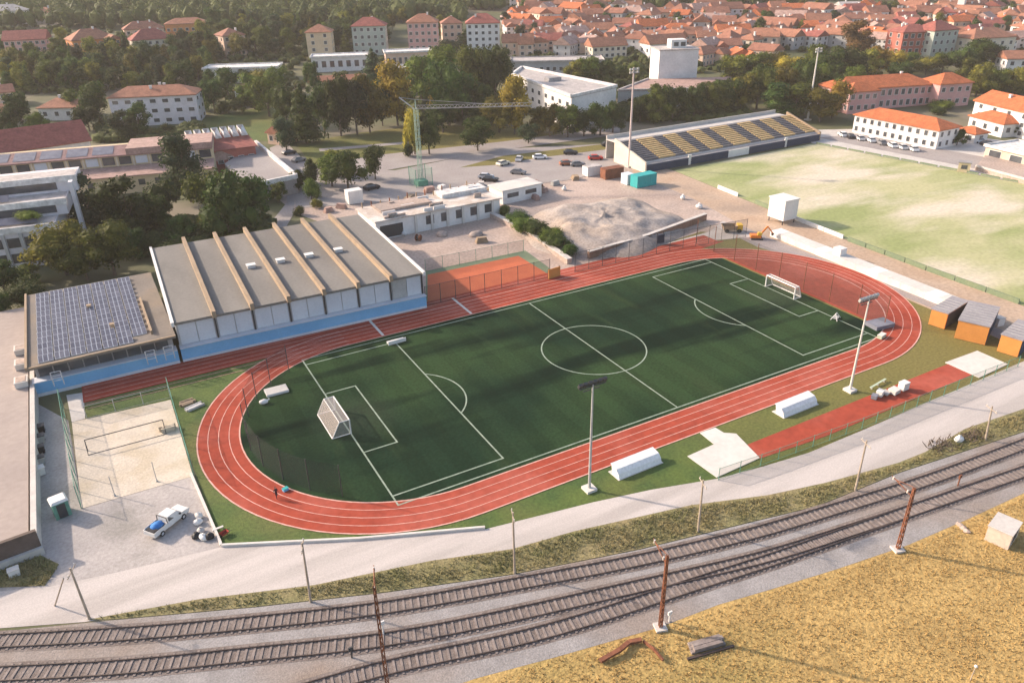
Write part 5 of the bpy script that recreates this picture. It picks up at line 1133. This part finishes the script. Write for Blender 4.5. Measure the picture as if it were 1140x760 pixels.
house('tower_block','narrow beige tower block with orange roof','apartment block',(340,37),(368,36),14,12,'beige','tile','hip',3.5,4,2,2,0,mark='beige tower block'); house('flat_roof_hall','low white hall with arched row of windows below the beige tower','hall',(346,65),(410,62),7,12,'white','white','flat',0,1,7,2,0,mark='low white hall',ww=2.2,wh=3)
house('low_shed','low orange-roofed shed in front of the low white hall','shed',(344,92),(408,88),3,7,'beige','tile','gable',2,1,6,1,0); house('tower_block','grey-white block with a dark red roof behind a dark tree','apartment block',(391,30),(428,29),15,12,'sage','red','hip',4,4,5,2,1,mark='grey-white block')
house('tower_block','pink tower block with a red stripe down its front','apartment block',(453,26),(487,25),15,13,'pink','tile','hip',4,4,5,3,1,mark='striped pink tower'); house('long_hall','long pale pinkish hall behind the domed trees','hall',(429,60),(480,57),8,12,'peach','white','flat',0,1,8,2,0,ww=1.5,wh=3)
house('tower_block','white tower block with dark red roof and dark end windows','apartment block',(519,27),(556,26),16,13,'white','red','hip',4.5,5,5,2,1,mark='white tower block',ww=1.5,wh=1.5); house('cream_house','tall narrow cream house beside the yellow tree','house',(434,76),(456,78),11,9,'peach','white','flat',0,3,2,2,0,mark='cream house'); house('apartment_block','peach block squeezed between the pink and white towers','apartment block',(492,27),(514,26),12,11,'peach','rust','hip',3.5,3,3,2,1)
# slanting white hall and podium with the white tower
Q = [at(*p,9) for p in ((570,84),(581,72),(686,104),(636,118))]; o = Vector((Q[0].x,Q[0].y,Q[0].z-9)); t = thing('white_hall','long white slanting hall with flat roof and grey window bands','hall',o); loc = [(q.x-o.x,q.y-o.y) for q in Q]
MB().prism(loc,-3,8.6).build('wall',M['wall_white'],t); MB().prism([(x*1.0,y) for x,y in loc],8.602,9.1).build('roof',M['roof_pale'],t); LAND.append(('white slanting hall',(630,95)))
for a,c in ((0,3),(1,2),(2,3),(0,1)): MB().bar((*loc[a],9.5),(*loc[c],9.5),1.0,1.0).build('parapet',M['roof_white'],t)
e = Vector((loc[3][0]-loc[0][0],loc[3][1]-loc[0][1],0)); nrm = Vector((e.y,-e.x,0)).normalized()
for i in range(9):
    c = Vector((*loc[0],0)) + e*((i+.5)/9)
    for z in (2.5,6): link('window',window_mesh(2.4,1.6),t,c+nrm*.05+Vector((0,0,z)),math.atan2(e.y,e.x))
MB().box(-3,3,-2,2,9.1,10.6).build('roof_house',M['roof_grey'],t,(sum(x for x,_ in loc)/4,sum(y for _,y in loc)/4,0)); FOOT += [((Q[0]+Q[1])/2,12),((Q[2]+Q[3])/2,14),((Q[0]+Q[2])/2,16),((Q[0]*.5+Q[1]*.5)*.25+(Q[2]*.5+Q[3]*.5)*.75,16)]
house('grey_hall','long grey hall with blue-grey walls behind the white slanting hall','hall',(570,70),(672,68),7,16,'grey','pale','flat',0,1,14,2,0,mark='long grey hall')
Q = [at(*p,7) for p in ((688,101),(722,83),(815,80),(798,98))]; o = Vector((Q[0].x,Q[0].y,Q[0].z-7)); t = thing('podium_hall','wide low hall with flat pinkish grey roof behind the grandstand trees','hall',o); loc = [(q.x-o.x,q.y-o.y) for q in Q]
MB().prism(loc,-3,6.6).build('wall',M['wall_grey'],t); MB().prism(loc,6.602,7).build('roof',M['roof_pinkish'],t)
for a,c in ((0,3),(0,1)): MB().bar((*loc[a],7.2),(*loc[c],7.2),.8,.6).build('parapet',M['roof_pale'],t)
FOOT += [((Q[0]+Q[2])/2,20),((Q[0]+Q[3])/2,12)]; LAND.append(('low podium hall',(750,92)))
a, c = at(733,82,7), at(776,80,7); d = c-a; t = thing('theatre_tower','plain white windowless block rising from the low podium hall','theatre',(a.x,a.y,a.z-7),math.atan2(d.y,d.x)); L = math.hypot(d.x,d.y); hh = height_at(Vector((a.x,a.y,a.z-7)),57)
MB().box(0,L,0,14,-3,hh).build('wall',M['wall_white'],t); MB().box(-.3,L+.3,-.3,14.3,hh+.002,hh+.5).build('roof',M['roof_pale'],t); MB().box(L*.35,L*.75,4,10,hh+.502,hh+4).build('roof_house',M['wall_white'],t)
for x in (.42,.6): MB().box(L*x,L*(x+.12),3.9,3.99,hh+1.3,hh+3).build('window',M['glass_dark'],t)
LAND.append(('plain white block',(755,70)))
house('gable_house','cream-ended orange house with long roof beyond the grey hall','house',(660,53),(698,50),6,11,'cream','tile','gable',4,2,6,2,1,mark='cream-ended house'); house('gable_house','white gabled house behind the plain white block','house',(724,50),(765,46),7,11,'white','tile','gable',4,1,5,2,2,mark='white gabled house')
house('apartment_block','dark red apartment block with white window strips','apartment block',(1006,37),(1043,35),14,13,'red','red','hip',3,4,5,2,2,mark='dark red block',ww=1.8,wh=1.9); house('apartment_block','grey-green apartment block with dark red roof','apartment block',(1041,35),(1068,32),15,13,'sage','red','hip',4,4,4,2,1,mark='grey-green block')
house('big_house','large cream house with bright orange roof at the town edge','house',(1084,44),(1132,40),11,15,'cream','tile','hip',4,2,5,3,1,mark='large cream house'); house('big_house','orange-roofed white house cut by the picture edge','house',(1122,66),(1160,66),8,11,'white','tile','gable',3,2,3,2,0)
p = gnd(1067,20); t = thing('church_tower','slender white church tower above the orange roofs','church tower',p,.3); hh = 19
MB().box(-2,2,-2,2,-3,hh).build('wall',M['wall_white'],t); MB().faces([(-2.2,-2.2,hh),(2.2,-2.2,hh),(2.2,2.2,hh),(-2.2,2.2,hh),(0,0,hh+7)],[(3,2,1,0),(0,1,4),(1,2,4),(2,3,4),(3,0,4)]).build('spire',M['roof_pale'],t); MB().box(-.6,.6,-2.05,-1.98,hh-5,hh-2).build('window',M['glass_dark'],t); LAND.append(('church tower',(1067,10)))
house('hut','small orange-roofed hut at the street corner by a round dark tree','hut',(297,148),(313,150),4,8,'peach','tile','gable',2.5,1,2,1,0,mark='orange-roofed hut')

# ------------------------------------------------------------------ trees: crowns of leaf clumps, shared by copies
def crown_mesh(kind, seed):
    rnd = random.Random(seed); b = MB(); lobes = []
    if kind in ('round','wide'):
        for i in range(rnd.choice((11,14,17))):
            a = i*2.4+rnd.uniform(-.8,.8); z = rnd.uniform(.18,.88); r = rnd.uniform(.20,.40)*(1-max(0,z-.5)*1.2); s = rnd.uniform(.10,.21)
            lobes.append(((math.cos(a)*r,math.sin(a)*r,z),(s,s,s*.85)))
        lobes.append(((rnd.uniform(-.06,.06),rnd.uniform(-.06,.06),.54),(.27,.27,.36)))
    elif kind == 'tall':
        for i in range(12):
            a = rnd.uniform(0,6.28); z = .22+.68*i/11; r = .24*math.sin(math.pi*min(1,(z-.05)/1.0))*rnd.uniform(.5,1.2); s = rnd.uniform(.13,.2)
            lobes.append(((math.cos(a)*r,math.sin(a)*r,z),(s*1.15,s*1.15,s*.7)))
    elif kind == 'cone':
        for i in range(17):
            z = .12+.84*i/16; w = .42*(1-z)**.8+.03; a = i*2.4; lobes.append(((math.cos(a)*w*.35,math.sin(a)*w*.35,z),(w*.85,w*.85,.075)))
    elif kind == 'column':
        for i in range(10):
            z = .1+.82*i/9; w = .33*math.sin(math.pi*(.12+.8*i/9))+.06; lobes.append(((rnd.uniform(-.06,.06),rnd.uniform(-.06,.06),z),(w,w,.1)))
    elif kind == 'weep':
        for i in range(16):
            a = rnd.uniform(0,6.28); r = rnd.uniform(.1,.36); z = .62-.9*r+rnd.uniform(-.05,.2); lobes.append(((math.cos(a)*r,math.sin(a)*r,z),(.11,.11,.24)))
        lobes.append(((0,0,.68),(.26,.26,.26)))
    else:
        for i in range(7):
            a = rnd.uniform(0,6.28); r = rnd.uniform(.0,.3); s = rnd.uniform(.18,.28); lobes.append(((math.cos(a)*r,math.sin(a)*r,rnd.uniform(.25,.62)),(s,s,s*1.3)))
    for i,(c,r) in enumerate(lobes): b.ball(c,(r[0]*.78,r[1]*.78,r[2]*.78),1,jit=.25,seed=seed*20+i)
    tot = sum(r[0]*r[1]+r[0]*r[2] for _,r in lobes); N = 2600
    for c,r in lobes:
        for k in range(int(N*(r[0]*r[1]+r[0]*r[2])/tot)):
            v = Vector((rnd.gauss(0,1),rnd.gauss(0,1),rnd.gauss(.15,1))).normalized(); q = rnd.uniform(.74,1.16)
            p = Vector((c[0]+v.x*r[0]*q,c[1]+v.y*r[1]*q,c[2]+v.z*r[2]*q)); s = rnd.uniform(.011,.026)
            n = (v+Vector((rnd.gauss(0,.6),rnd.gauss(0,.6),rnd.gauss(.3,.6)))).normalized(); t = n.orthogonal().normalized(); t = Matrix.Rotation(rnd.uniform(0,6.28),3,n) @ t; u = n.cross(t)
            b.face([p-t*s-u*s*.6,p+t*s-u*s*.5,p+t*s*.8+u*s*.7,p-t*s*.9+u*s*.6])
    return b.mesh('crown',[M['leaf_mid']])
def trunk_mesh(seed, low):
    rnd = random.Random(seed); b = MB(); b.tube((0,0,-.08),(.01,.0,.35),.032,.022,7).tube((.01,0,.34),(0,.01,.7),.022,.008,6)
    if not low:
        for i in range(5): a = i*1.3; z = .26+.06*i; b.tube((0,0,z),(math.cos(a)*.2,math.sin(a)*.2,z+.22),.012,.004,5)
    return b.mesh('trunk',[M['bark']])
CROWN = {k:[crown_mesh(k,i*7+j+1) for j in range(n)] for i,(k,n) in enumerate((('round',7),('tall',5),('cone',3),('column',1),('weep',1),('bush',2)))}
TRUNK = [trunk_mesh(1,False),trunk_mesh(2,False)]
TREES = []
trnd = random.Random(11)
def tree_at(p, h, w, kind, col, group, where, ctx=None):
    name = {'cone':'conifer_tree','column':'cypress_tree','weep':'willow_tree','bush':'bush'}.get(kind,'broadleaf_tree')
    r = link(name,None,None,(p.x,p.y,p.z),trnd.uniform(0,6.28)); me = trnd.choice(CROWN[kind]); wd = {'round':.98,'tall':.66,'cone':.80,'column':.8,'weep':.95,'bush':1.1}[kind]
    c = link('crown',me,r,(0,0,0),0,(w/wd,w/wd,h*1.02)); c.material_slots[0].link = 'OBJECT'; c.material_slots[0].material = M['leaf_'+col]
    if kind != 'bush': link('trunk',trnd.choice(TRUNK),r,(0,0,0),0,(min(w,h)*1.0,min(w,h)*1.0,h))
    else: link('stem',TRUNK[0],r,(0,0,0),0,(h*.8,h*.8,h*.6))
    r['group'] = group; TREES.append(dict(o=r,p=p,h=h,w=w,kind=kind,col=col,where=where,group=group,px=pix(p+Vector((0,0,h*.55)))))
    return r
def T(group, where, rows):
    for px,yb,yt,w,kind,col in rows:
        p = gnd(px,yb); m = dist(p)/FL; tree_at(p, max(1.2,height_at(p,yt)*1.04), w*m*1.2, kind, col, group, where)
T('trees between school and sports hall','between school wing and solar annex',[(103,258,196,38,'tall','blue'),(150,268,199,44,'tall','dark'),(213,225,152,38,'tall','blue'),(185,246,200,40,'round','dark'),(172,262,214,40,'round','dark'),(240,255,187,52,'round','mid'),(282,250,192,50,'round','dark'),(258,268,196,52,'round','dark'),(75,306,246,60,'round','olive'),(128,306,252,58,'round','mid'),(98,312,268,46,'round','mid'),(62,288,262,34,'round','olive'),(95,262,232,26,'bush','olive'),(247,262,224,34,'round','mid'),(222,266,249,28,'bush','mid'),(206,272,240,34,'round','dark'),(28,318,296,38,'round','mid'),(8,330,292,40,'round','dark'),(28,340,312,44,'bush','dark'),(5,352,322,36,'bush','dark'),(195,286,266,30,'bush','dark'),(150,285,255,34,'round','dark'),(175,282,262,30,'bush','dark')])
T('street trees by the deck','on the street by the grey deck',[(311,225,203,20,'round','mid'),(333,212,190,20,'round','dark'),(348,205,178,16,'column','dark'),(347,222,196,22,'bush','mid'),(370,208,172,32,'round','mid'),(388,212,166,38,'round','dark'),(418,200,162,26,'round','dark'),(375,196,168,26,'round','olive'),(320,170,134,26,'round','blue'),(335,240,228,16,'bush','mid'),(352,232,220,16,'bush','olive')])
T('park trees','in the park below the towers',[(341,160,98,34,'cone','dark'),(320,140,92,30,'round','dark'),(300,130,86,34,'round','mid'),(362,150,92,30,'round','dark'),(380,152,88,34,'round','dark'),(398,150,90,32,'round','blue'),(412,148,86,28,'tall','olive'),(426,140,92,22,'tall','dark'),(418,110,58,30,'cone','blue'),(443,140,74,34,'tall','yellow'),(470,120,66,40,'round','mid'),(492,112,56,46,'round','mid'),(500,140,64,52,'round','dark'),(530,118,56,46,'round','mid'),(552,120,52,36,'round','dark'),(489,135,96,22,'tall','yellow'),(462,172,118,24,'weep','yellow'),(478,172,130,28,'round','dark'),(455,175,158,16,'bush','dark'),(532,168,134,38,'round','dark'),(556,148,106,40,'round','olive'),(573,150,90,26,'tall','yellow'),(588,160,138,24,'round','blue'),(515,132,100,34,'round','dark'),(540,140,96,36,'round','dark'),(493,148,112,34,'round','dark'),(558,86,50,26,'round','dark'),(520,56,34,30,'cone','dark'),(505,66,44,36,'round','blue'),(350,110,70,0+20,'round','dark')])
T('trees in front of the white hall','before the white slanting hall',[(612,152,116,30,'round','olive'),(632,153,118,32,'round','mid'),(650,152,120,30,'round','dark'),(668,151,114,30,'round','dark'),(682,148,112,24,'round','dark'),(600,148,120,24,'tall','olive')])
T('trees behind the grandstand','behind the grandstand walkway',[(712,136,106,24,'round','dark'),(730,136,97,32,'round','mid'),(748,134,94,34,'round','dark'),(772,132,96,32,'round','dark'),(790,130,92,34,'round','mid'),(808,126,88,34,'round','dark'),(824,124,82,34,'round','olive'),(842,122,74,36,'round','mid'),(700,118,100,18,'round','dark'),(692,112,98,16,'round','dark'),(800,110,88,24,'round','dark'),(783,112,92,22,'round','mid')])
T('green belt trees','between town and grandstand',[(816,96,62,36,'round','olive'),(838,92,58,38,'round','mid'),(858,92,56,36,'round','olive'),(876,98,62,36,'round','yellow'),(850,112,70,38,'round','dark'),(872,118,78,34,'round','olive'),(892,112,64,34,'round','dark'),(906,112,70,32,'round','mid'),(866,132,94,32,'tall','dark'),(884,132,94,30,'tall','mid'),(912,136,100,28,'tall','olive'),(926,132,92,26,'tall','yellow'),(918,98,56,40,'round','dark'),(940,96,50,38,'round','dark'),(962,88,56,32,'round','olive'),(976,84,52,34,'round','yellow'),(990,84,54,32,'round','yellow'),(954,62,24,26,'tall','rust'),(1012,78,58,30,'round','mid'),(1030,84,62,28,'round','olive'),(1048,82,58,30,'round','mid'),(1068,84,50,34,'round','dark'),(1086,80,46,32,'round','dark'),(1102,78,50,34,'round','blue'),(1076,96,66,26,'round','mid'),(935,118,84,30,'round','dark'),(948,110,74,30,'round','mid'),(1000,96,70,30,'round','dark'),(905,88,50,28,'round','mid'),(838,62,46,24,'round','dark')])
T('trees around the white houses','around the pink building and white houses',[(1086,108,72,30,'round','olive'),(1104,106,74,34,'round','mid'),(1126,108,74,34,'round','olive'),(1142,104,76,28,'round','mid'),(1045,122,112,30,'bush','mid'),(964,124,116,20,'bush','mid'),(1065,162,144,18,'round','dark'),(1120,150,138,20,'round','dark'),(1136,152,136,18,'round','dark'),(1042,128,117,20,'bush','dark')])
T('trees by the grey hall','before the long grey hall',[(640,98,66,28,'round','olive'),(655,98,64,32,'round','mid'),(672,98,68,28,'round','dark'),(690,92,72,22,'round','dark'),(706,88,68,18,'round','mid')])
T('trees around the school house','around the white school house and villa',[(28,146,104,30,'round','dark'),(12,150,118,24,'round','dark'),(45,150,126,26,'round','mid'),(112,138,90,36,'round','dark'),(100,146,118,30,'round','dark'),(84,130,102,26,'round','mid'),(140,156,124,22,'tall','blue'),(158,152,116,22,'tall','dark'),(146,156,138,26,'bush','dark'),(186,150,136,20,'bush','dark'),(170,154,144,18,'bush','olive'),(240,126,90,28,'round','dark'),(255,110,76,28,'round','dark'),(252,126,112,22,'bush','mid'),(222,122,100,20,'bush','dark'),(270,126,108,22,'round','mid'),(284,122,84,30,'round','mid'),(290,100,76,26,'round','olive'),(275,92,76,20,'round','dark'),(310,104,74,26,'round','mid')])
T('hedge by the ramp','along the ramp wall',[(574,250,235,29,'bush','dark'),(586,258,241,31,'bush','mid'),(600,266,247,34,'bush','dark'),(612,272,255,31,'bush','mid'),(624,278,261,31,'bush','dark'),(634,286,271,26,'bush','dark'),(562,240,227,20,'bush','mid'),(618,264,253,26,'bush','olive')])
r = tree_at(SHRUB_AT, 2.6, 7, 'bush', 'bright', 'balcony planting', 'on the balcony of the stepped terrace block')
# slope trees: scattered by hand-picked density between the buildings
def keep_clear(p, r):
    return all((p.to_2d()-c.to_2d()).length > q + r for c,q in FOOT)
def scatter(group, where, region, n, hr, cols, kinds, minsep=4.5, seed=1):
    rnd = random.Random(seed); done = []; tries = 0
    while len(done) < n and tries < n*60:
        tries += 1; px, py = rnd.uniform(region[0],region[2]), rnd.uniform(region[1],region[3]); p = gnd(px,py)
        if not keep_clear(p, 2.0) or any((p-q).length < minsep for q in done): continue
        done.append(p); h = rnd.uniform(*hr); k = rnd.choice(kinds); tree_at(p, h, h*(.6 if k in ('tall','cone') else .95)*rnd.uniform(.8,1.15), k, rnd.choice(cols), group, where)
scatter('trees on the slope','on the slope around the orange and cream blocks',(0,58,240,104),118,(9,14),['dark','mid','dark','olive','blue'],['round','round','tall','cone','round'],minsep=4,seed=5)
scatter('trees on the slope','on the slope behind the beige tower block',(215,34,430,66),75,(10,15),['dark','mid','dark','olive','blue'],['round','tall','cone','round'],seed=6)
scatter('trees on the slope','on the slope behind the pink tower',(385,14,522,46),16,(9,13),['dark','mid','dark','olive'],['round','tall','cone','round'],seed=9)
scatter('trees among the roofs','among the orange roofs of the town',(560,10,1130,48),64,(6,11),['dark','mid','dark','blue','olive'],['round','round','tall','cone'],minsep=11,seed=8)
# distant wood: one mass nobody could count
b = MB(); rnd = random.Random(21); n = 0; 
while n < 2100:
    s, w = rnd.uniform(430, 760), rnd.uniform(-560, 620)
    x, y = frame(s, w); z = terrain(x, y); px, py = pix((x, y, z))
    if not -60 < px < 1200: continue
    lim = 33 if px < 420 else (26 if px < 520 else 12 if px < 560 else (5 if px < 660 else 9 if px < 900 else 2))
    if 655 < px < 760: lim = 12
    if py > lim or py < -45 or not keep_clear(Vector((x,y,0)), 3): continue
    n += 1; h = rnd.uniform(8,14); r = h*rnd.uniform(.34,.5); b.ball((x,y,z+h*.5),(r*.85,r*.85,h*.45),1,jit=.3,seed=n)
    for k in range(60):
        v = Vector((rnd.gauss(0,1),rnd.gauss(0,1),rnd.gauss(.3,1))).normalized(); q = rnd.uniform(.9,1.2); p = Vector((x+v.x*r*q,y+v.y*r*q,z+h*.55+v.z*h*.5*q)); sz = rnd.uniform(.3,.65); t = v.orthogonal().normalized(); u = v.cross(t)
        b.face([p-t*sz-u*sz,p+t*sz-u*sz*.7,p+t*sz*.8+u*sz,p-t*sz+u*sz*.8])
leaf_mat('leaf_wood', (.020,.034,.012), (.105,.118,.032))
stuff(b.build('woodland', M['leaf_wood']))
def undergrowth(regions, n, hr):
    b = MB(); rnd = random.Random(n); k = 0; tries = 0
    while k < n and tries < n*20:
        tries += 1; rg = rnd.choice(regions); px, py = rnd.uniform(rg[0],rg[2]), rnd.uniform(rg[1],rg[3]); p = gnd(px,py)
        if not keep_clear(p, 1.0): continue
        k += 1; h = rnd.uniform(*hr); r = h*rnd.uniform(.6,1.0); b.ball((p.x,p.y,p.z+h*.4),(r,r,h*.6),1,jit=.35,seed=k)
        for q in range(16):
            v = Vector((rnd.gauss(0,1),rnd.gauss(0,1),rnd.gauss(.4,1))).normalized(); c = Vector((p.x+v.x*r*1.05,p.y+v.y*r*1.05,p.z+h*.4+v.z*h*.62)); sz = rnd.uniform(.2,.5); t = v.orthogonal().normalized(); u = v.cross(t)
            b.face([c-t*sz-u*sz,c+t*sz-u*sz*.7,c+t*sz*.8+u*sz,c-t*sz+u*sz*.8])
    stuff(b.build('undergrowth', M['leaf_wood']))

# ------------------------------------------------------------------ the old town: every house a thing of its own
HOUSES = []; rnd = random.Random(33)
def town_house(p, rz, L, D, h, wall, roofc, kind, rh):
    t = link('town_house',None,None,p,rz); rows = max(1,round(h/3)); lc = Matrix.Rotation(-rz,4,'Z') @ (CAM-p)
    body(t,L,D,h,wall,roofc,kind,rh,rows,max(2,int(L/rnd.choice((2.8,3.4,4.2)))),2,chim=rnd.choice((0,1,1,2,3)),ww=rnd.choice((.9,1.1,1.4)),wh=rnd.choice((1.2,1.5)),sides='f'+('l' if lc.x < 0 else '')+('r' if lc.x > L else ''),o=.5)
    if rnd.random() < .4 and L > 10:                       # a cross wing towards the street
        wl = L*rnd.uniform(.35,.5); body(t,wl,D*.55,h*rnd.uniform(.85,1.0),wall,roofc,'gable',rh*.8,rows,2,0,loc=(rnd.choice((.3,L-wl-.3)),-D*.5,0),chim=0,sides='f',o=.4)
    t['group'] = 'orange-roofed houses of the town'; c = p + Matrix.Rotation(rz,3,'Z') @ Vector((L/2,D/2,h/2))
    HOUSES.append(dict(o=t,L=L,h=h,wall=wall,roof=roofc,kind=kind,px=pix(c))); FOOT.append((Vector((c.x,c.y,0)),max(L,D)*.42))
def region_ok(px,py):
    if px < 560 or px > 1170: return False
    if py > 78 or py < 1: return False
    if px < 640: return 8 < py < 64
    if px < 700: return py < 62
    if 776 < px < 835: return 17 < py < 76
    if 690 < px < 800 and py < 17: return False
    if 800 < px < 960: return 20 < py < 52
    if 955 < px < 1060 and py < 16: return False
    return py < 56
tries = 0
while len(HOUSES) < 200 and tries < 26000:
    tries += 1; px, py = rnd.uniform(555,1165), rnd.uniform(1,78)
    if not region_ok(px,py): continue
    p = gnd(px,py); L, D = rnd.uniform(9.5,22), rnd.uniform(8.5,12)
    rz = -YAW + rnd.choice((.05,.05,.4,-.4,.9,-.9,1.4)) + rnd.uniform(-.2,.2); c = p + Matrix.Rotation(rz,3,'Z') @ Vector((L/2,D/2,0))
    if not all((c.to_2d()-q.to_2d()).length > r + max(L,D)*.27 for q,r in FOOT): continue
    if any((c.to_2d()-t['p'].to_2d()).length < max(L,D)*.4 + t['w']*.25 for t in TREES): continue
    town_house(p,rz,L,D,rnd.uniform(4.2,7),rnd.choice(('white','cream','white','peach','grey','peach','lavender','white','grey')),rnd.choice(('tile','rust','tile','rust','red','pinkish','tile','orange')),rnd.choice(('gable','gable','gable','hip')),rnd.uniform(2.6,4))
for px,py,L,h in ((820,24,24,9),(836,22,18,7),(905,20,26,5),(935,18,14,6),(630,8,12,10),(560,12,20,6),(430,8,16,8),(395,12,14,7),(620,4,10,9)):
    p = gnd(px,py); c = p + Vector((L/2*.88,-L/2*.48,0))
    if not all((c.to_2d()-q.to_2d()).length > r + L*.3 for q,r in FOOT): continue
    town_house(p,-YAW+.05,L,10,h,'white','pale','gable',2.2)

undergrowth([(0,30,240,105),(0,30,240,105),(215,34,430,70),(215,60,420,120),(800,70,1000,115),(440,80,580,135),(85,250,300,285),(85,250,300,285),(1080,84,1140,104),(570,60,720,100),(110,140,225,158),(690,55,840,82),(690,120,830,136),(560,5,1140,60),(560,5,1140,60),(640,5,1140,60)], 2900, (1.3,3.6))

# ------------------------------------------------------------------ labels that tell the look-alikes apart
ORD = ['first','second','third','fourth','fifth','sixth','seventh','eighth','ninth','tenth','eleventh','twelfth','thirteenth','fourteenth','fifteenth','sixteenth','seventeenth','eighteenth','nineteenth','twentieth'] + ['%dth' % i for i in range(21,80)]
def near_mark(px, py, skip=()):
    return min(LAND, key=lambda m: (m[1][0]-px)**2 + 2.5*(m[1][1]-py)**2)
def side_of(d, m):
    dx, dy = d['px'][0]-m[1][0], d['px'][1]-m[1][1]
    if abs(dy)*1.5 > abs(dx): return 'above' if dy < 0 else 'below'
    return 'left of' if dx < 0 else 'right of'
def distinct(items, base):
    by = {}
    for d in items: by.setdefault(base(d), []).append(d)
    for k, ds in by.items():
        ds.sort(key=lambda d: d['px'][0])
        for i, d in enumerate(ds):
            d['o']['label'] = k if len(ds) == 1 else (f'{k}, {ORD[i]} from the left' if len(ds) > 2 else f'{k}, {("left","right")[i]} one')
CN = dict(dark='dark green',mid='mid-green',olive='olive',yellow='yellowish',blue='blue-green',rust='rusty brown',bright='bright yellow-green')
KN = dict(round='round tree',tall='tall oval tree',cone='pointed conifer',column='slim cypress',weep='drooping willow',bush='low bush')
bywhere = {}
for d in TREES: bywhere.setdefault(d['where'],[]).append(d)
for w, ds in bywhere.items():
    md = sorted(d['h'] for d in ds)[len(ds)//2]
    for d in ds:
        d['o']['category'] = 'bush' if d['kind'] == 'bush' else 'tree'
        d['size'] = 'large ' if d['h'] > md*1.18 else 'small ' if d['h'] < md*.82 else ''
    if 'slope' in w or 'roofs' in w:
        distinct(ds, lambda d: (lambda m: f"{d['size']}{CN[d['col']]} {KN[d['kind']]} {side_of(d,m)} the {m[0]}")(near_mark(*d['px'])))
    else: distinct(ds, lambda d: f"{d['size']}{CN[d['col']]} {KN[d['kind']]} {w}")
RN = dict(orange='orange',tile='clay',rust='rusty',red='dark red',pinkish='pinkish',pale='pale grey')
for d in HOUSES: d['o']['category'] = 'house'
distinct(HOUSES, lambda d: (lambda m: f"{'long ' if d['L'] > 15 else 'small ' if d['L'] < 11.5 else ''}{d['wall']} house, {RN[d['roof']]} {d['kind']} roof, {side_of(d,m)} the {m[0]}")(near_mark(*d['px'])))
# ------------------------------------------------------------------ light, sky, camera
SUN_EL = R(26); sv = Vector((-.66, .75, 0)).normalized()
sd = Vector((sv.x*math.cos(SUN_EL), sv.y*math.cos(SUN_EL), math.sin(SUN_EL)))
l = bpy.data.lights.new('sun', 'SUN'); l.energy = 3.3; l.angle = R(1.2); l.color = (1, .82, .66)
lo = bpy.data.objects.new('sun', l); C.objects.link(lo); lo.rotation_euler = sd.to_track_quat('Z', 'Y').to_euler(); lo.location = (0, 0, 200)
w = bpy.data.worlds.new('World'); scene.world = w; w.use_nodes = True; nt = w.node_tree
sky = nt.nodes.new('ShaderNodeTexSky'); sky.sky_type = 'NISHITA'; sky.sun_disc = False; sky.sun_elevation = SUN_EL
sky.sun_rotation = math.atan2(sv.x, sv.y); sky.dust_density = 2.5; sky.air_density = 1.0; sky.ozone_density = 1.0
bg = nt.nodes['Background']; bg.inputs['Strength'].default_value = .15; wm = nt.nodes.new('ShaderNodeMix'); wm.data_type = 'RGBA'; wm.blend_type = 'MULTIPLY'; wm.inputs[0].default_value = 1; wm.inputs[7].default_value = (1.0, .93, .88, 1)
nt.links.new(sky.outputs[0], wm.inputs[6]); nt.links.new(wm.outputs[2], bg.inputs[0])
cam = bpy.data.cameras.new('camera'); cam.sensor_width = 36; cam.lens = FL/1140*36; cam.clip_start = 1; cam.clip_end = 4000
co = bpy.data.objects.new('camera', cam); C.objects.link(co)
co.matrix_world = Matrix(((_r.x, _u.x, -_f.x, CAM.x), (_r.y, _u.y, -_f.y, CAM.y), (_r.z, _u.z, -_f.z, CAM.z), (0, 0, 0, 1)))
scene.camera = co
vs_ = scene.view_settings; vs_.view_transform = 'Standard'; vs_.look = 'None'; vs_.gamma = 1; vs_.use_curve_mapping = False; vs_.exposure = 1.06
scene.cycles.max_bounces = 5; scene.cycles.diffuse_bounces = 2; scene.cycles.transparent_max_bounces = 12

# the evening air: one even, thin haze round the whole place
hz = MB(); c0, c1, c2, c3 = frame(-395, -895), frame(-395, 895), frame(918, 895), frame(918, -895)
hz.prism([c0, c1, c2, c3], -2.0, 92); hm = bpy.data.materials.new('haze'); hm.use_nodes = True; N = hm.node_tree.nodes; N.remove(N['Principled BSDF'])
pv = N.new('ShaderNodeVolumePrincipled'); pv.inputs['Color'].default_value = (1.0, .91, .84, 1); pv.inputs['Density'].default_value = .00016; pv.inputs['Anisotropy'].default_value = 0
hm.node_tree.links.new(pv.outputs[0], N['Material Output'].inputs['Volume']); stuff(hz.build('haze', hm))
scene.cycles.volume_bounces = 0
